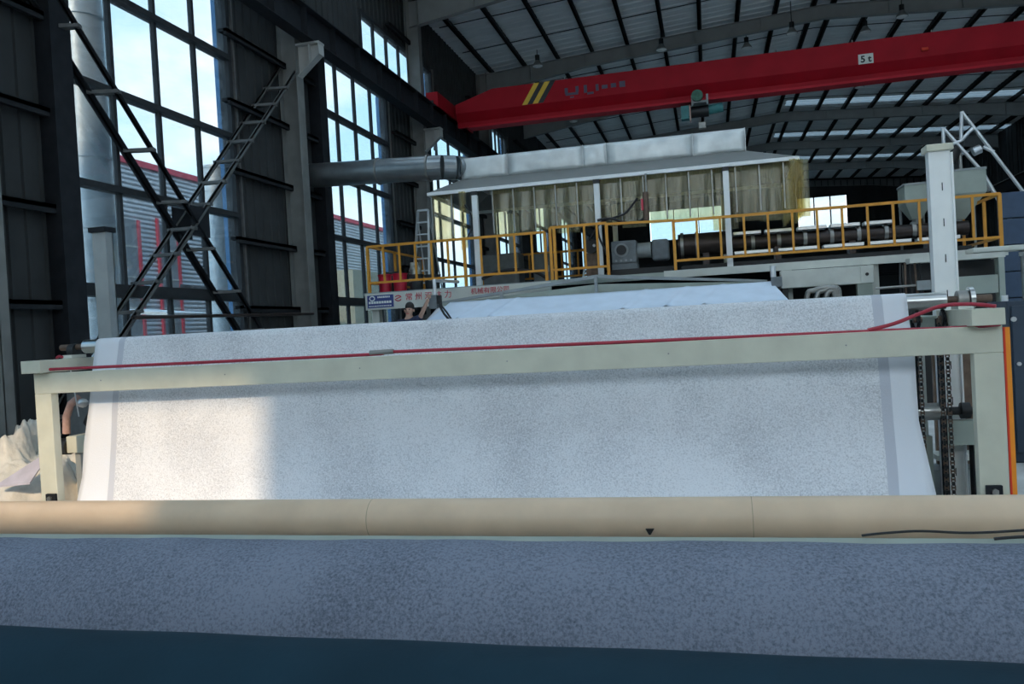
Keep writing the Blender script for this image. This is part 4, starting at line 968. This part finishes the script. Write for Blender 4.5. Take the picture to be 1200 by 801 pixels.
# ---- tan tube, steel ledge, front rolls
TY, TZ, TR = 4.4, .551, .111
tt = empty('tan_roller', (-1.5, TY, 0), 'long tan plastic tube roller across the picture in front of frame', 'roller')
MB().tube([(-6.4, TY, TZ), (3.2, TY, TZ)], TR, 40).build('tube', M['tan'], tt)
M['tan_seam'] = mat('tan_seam', (.42, .31, .2), .6)
for x in (-1.95, .16): MB().tube([(x, TY, TZ), (x+.004, TY, TZ)], TR+.0012, 40, cap=False).build('tube_seam', M['tan_seam'], tt)
MB().tube([(-6.7, TY, TZ), (3.5, TY, TZ)], .03, 12).build('shaft', M['dull_steel'], tt)
for x in (-6.6, 3.4): box('end_stand', x-.06, x+.06, TY-.12, TY+.12, 0, TZ+.06, M['cream'], tt, .01)
p_ = at(762, 621, 4.3)
MB().prism([(p_.x-.022, p_.z+.012), (p_.x+.022, p_.z+.012), (p_.x+.003, p_.z-.018), (p_.x-.006, p_.z-.018)], 'y', TY-.125, TY-.09).build('dark_mark', M['black'], tt)
lb = empty('ledge_beam', (-1.5, 4.05, 0), 'narrow grey-green steel ledge between the tan tube and grey roll', 'beam')
box('beam', -6.4, 3.2, 3.98, 4.08, .43, .535, M['grgreen'], lb, .006)
for x in (-6.3, 3.1): box('leg', x-.05, x+.05, 3.99, 4.07, 0, .43, M['grgreen'], lb)
cable('cable', [at(1010, 627, 4.06), at(1040, 624, 4.08), at(1080, 622, 4.1), at(1140, 624, 4.08), at(1215, 620, 4.06)], .006, M['rubber'], 'thin black cable lying on the steel ledge at the right')
cable('cable', [at(1165, 631, 4.0), at(1190, 629, 4.0), at(1220, 628, 4.0)], .007, M['rubber'], 'short black cable end on the ledge at the right picture edge')
FR, FYC = .373, 3.15
rr_ = empty('felt_roll', (-1, FYC, 0), 'large roll of speckled grey-blue felt lying across the foreground', 'roll')
P = []
rq = random.Random(9)
for i in range(61):
    x = -5.2+8.2*i/60; d = .003*math.sin(i*.7)+.002*math.sin(i*1.9)
    P.append([(x, FYC+(FR+d)*math.cos(2*math.pi*k/72), FR+.001+(FR+d)*math.sin(2*math.pi*k/72)) for k in range(73)])
MB().grid(P).build('felt', M['roll'], rr_)
for x in (-5.2, 3.0):
    MB().add([(x, FYC+FR*math.cos(2*math.pi*k/48), FR+FR*math.sin(2*math.pi*k/48)) for k in range(48)], [tuple(range(48))]).build('end_face', M['roll'], rr_)
    MB().tube([(x-.06, FYC, FR), (x+.06, FYC, FR)], .06, 16).build('core', M['tan'], rr_)
WR, WYC = .30, 2.442
tw = empty('wrapped_roll', (-1, WYC, 0), 'dark teal wrapped roll along the bottom edge of the picture', 'roll')
P = []
for i in range(61):
    x = -4.6+7.2*i/60; d = .002*math.sin(i*.9)
    P.append([(x, WYC+(WR+d)*math.cos(2*math.pi*k/64), WR+.001+(WR+d)*math.sin(2*math.pi*k/64)) for k in range(65)])
MB().grid(P).build('wrap', M['tealwrap'], tw)
for x in (-4.6, 2.6): MB().add([(x, WYC+WR*math.cos(2*math.pi*k/48), WR+WR*math.sin(2*math.pi*k/48)) for k in range(48)], [tuple(range(48))]).build('end_face', M['tealwrap'], tw); 

# ---- person reaching up to the pendant control box
pn = empty('person', (-5.5, 14.5, 0), 'person in a navy top reaching up to the grey pendant box', 'person')
PXX, PYY, FZ = -5.46, 14.5, .42
tag(MB().box(-6.0, -5.2, 14.1, 15.0, .36, .42).box(-5.95, -5.85, 14.15, 14.25, 0, .36).box(-5.35, -5.25, 14.15, 14.25, 0, .36).box(-5.95, -5.85, 14.85, 14.95, 0, .36).box(-5.35, -5.25, 14.85, 14.95, 0, .36).build('work_step', M['grey']), 'low grey work step the person stands on', 'step')
def skin_mesh(name, V, E, R, mm, parent, sub=2):
    me = bpy.data.meshes.new(name); me.from_pydata([tuple(v) for v in V], E, []); me.update()
    o = bpy.data.objects.new(name, me); COL.objects.link(o); me.materials.append(mm)
    o.modifiers.new('skin', 'SKIN')
    sv = me.skin_vertices[0].data if me.skin_vertices else None
    if sv is None:
        bm = bmesh.new(); bm.from_mesh(me); bm.verts.layers.skin.verify(); bm.to_mesh(me); bm.free(); sv = me.skin_vertices[0].data
    for i, r in enumerate(R): sv[i].radius = (r, r) if not isinstance(r, tuple) else r
    sv[0].use_root = True
    s_ = o.modifiers.new('sub', 'SUBSURF'); s_.levels = sub; s_.render_levels = sub
    o.modifiers['skin'].use_smooth_shade = True
    setpar(o, parent); return o
def pv(x, y, z): return (PXX+x, PYY+y, FZ+z)
V = [pv(0,0,.92), pv(0,0,1.1), pv(.0,0,1.3), pv(.0,-.01,1.46), pv(.0,-.02,1.54), pv(.01,-.03,1.62), pv(.01,-.035,1.70),
     pv(-.17,0,1.40), pv(-.24,-.04,1.14), pv(-.18,-.2,.98), pv(-.15,-.27,.93),
     pv(.17,0,1.42), pv(.30,-.12,1.58), pv(.43,-.2,1.76), pv(.47,-.22,1.82),
     pv(-.1,0,.86), pv(-.11,-.02,.48), pv(-.11,.02,.08), pv(-.11,-.14,.04), pv(.1,0,.86), pv(.11,-.02,.48), pv(.11,.02,.08), pv(.11,-.14,.04)]
Eg = [(0,1),(1,2),(2,3),(3,4),(4,5),(5,6),(3,7),(7,8),(8,9),(9,10),(3,11),(11,12),(12,13),(13,14),(0,15),(15,16),(16,17),(17,18),(0,19),(19,20),(20,21),(21,22)]
Rg = [.12,.11,.11,.06,.05,.085,.075,.045,.04,.035,.03,.045,.042,.035,.03,.085,.06,.045,.04,.085,.06,.045,.04]
skin_mesh('body', V, Eg, Rg, M['skin'], pn)
skin_mesh('shirt', [pv(0,0,.9), pv(0,0,1.1), pv(0,0,1.3), pv(0,0,1.45), pv(-.17,0,1.41), pv(-.235,-.035,1.18), pv(.17,0,1.43), pv(.25,-.08,1.52)], [(0,1),(1,2),(2,3),(3,4),(4,5),(3,6),(6,7)], [.185,.18,.19,.12,.1,.08,.1,.08], M['shirt'], pn)
skin_mesh('trousers', [pv(0,0,.95), pv(-.1,0,.84), pv(-.11,-.02,.48), pv(-.11,.02,.12), pv(.1,0,.84), pv(.11,-.02,.48), pv(.11,.02,.12)], [(0,1),(1,2),(2,3),(0,4),(4,5),(5,6)], [.165,.105,.08,.065,.105,.08,.065], M['trousers'], pn)
MB().sphere(pv(.01, .015, 1.705), .097, 16, 12, (.88, 1.0, 1.0)).build('hair', M['hair'], pn)
MB().tube([pv(.01, -.115, 1.64), pv(.01, -.14, 1.61)], [.012, .018], 8).build('nose', M['skin'], pn)
for s in (-1, 1):
    MB().sphere(pv(.01+s*.035, -.112, 1.655), .012, 8, 6).build('eye', M['black'], pn); MB().sphere(pv(.01+s*.09, -.02, 1.63), .025, 8, 6, (.5, .8, 1.2)).build('ear', M['skin'], pn)
MB().bar(pv(-.02, -.118, 1.575), pv(.04, -.118, 1.575), .008, .01).build('mouth', M['signred'], pn)
for h in (((.47, -.22, 1.82), (.45, -.25, .95)), ):
    b = Vector(h[0])
    for k in range(4):
        q = b+Vector((.005, 0, .02))+Vector((-.03+.02*k, -.01, .0)); skin_mesh('finger', [pv(*q), pv(*(q+Vector((.012, -.005, .04)))), pv(*(q+Vector((.035, -.01, .06)))), pv(*(q+Vector((.055, -.01, .05))))], [(0,1),(1,2),(2,3)], [.010,.009,.008,.007], M['skin'], pn, 1)
    q = b+Vector((.02, -.03, .0)); skin_mesh('thumb', [pv(*q), pv(*(q+Vector((.03, -.015, .015)))), pv(*(q+Vector((.05, -.015, .035))))], [(0,1),(1,2)], [.011,.010,.008], M['skin'], pn, 1)
b = Vector((-.15, -.27, .93))
for k in range(4):
    q = b+Vector((-.03+.02*k, -.02, -.02)); skin_mesh('finger', [pv(*q), pv(*(q+Vector((0, -.03, -.02)))), pv(*(q+Vector((0, -.04, -.05))))], [(0,1),(1,2)], [.010,.009,.007], M['skin'], pn, 1)
pc = empty('pendant_box', (-4.95, 14.45, 2.05), 'grey pendant control box on a white pole with black hoses', 'control box')
MB().box(-5.03, -4.87, 14.38, 14.5, 2.06, 2.31).build('box', M['motor'], pc, .01)
MB().tube([(-4.92, 14.46, 2.31), (-4.92, 14.46, 2.6)], .035, 12).build('pole', M['alu'], pc); MB().tube([(-4.92, 14.46, 2.58), (-4.92, 15.95, 2.62)], .03, 10).build('arm', M['alu'], pc)
MB().tube([(-4.84, 14.44, 2.3), (-4.83, 14.42, 2.1), (-4.75, 14.42, 1.95), (-4.66, 14.42, 1.84)], .022, 8).tube([(-4.82, 14.46, 2.3), (-4.80, 14.45, 2.1), (-4.71, 14.45, 1.98), (-4.62, 14.44, 1.84), (-4.6, 14.44, 1.5)], .018, 8).build('hose', M['rubber'], pc)
MB().box(-4.87, -4.8, 14.4, 14.5, 2.14, 2.3).build('side_unit', M['black'], pc, .01)
# second fitting at the right end of the web
pc2 = empty('end_fitting', (1.12, 15.3, 2.1), 'dark bracket with silver knob at the right end of the cover', 'fitting')
MB().box(1.1, 1.28, 15.2, 15.4, 2.08, 2.26).build('bracket', M['motor'], pc2, .01); MB().tube([(1.14, 15.3, 2.26), (1.14, 15.3, 2.46)], .05, 12).build('knob', M['alu'], pc2)
MB().box(1.16, 1.24, 15.26, 15.34, 0, 2.08).build('stand', M['black'], pc2)
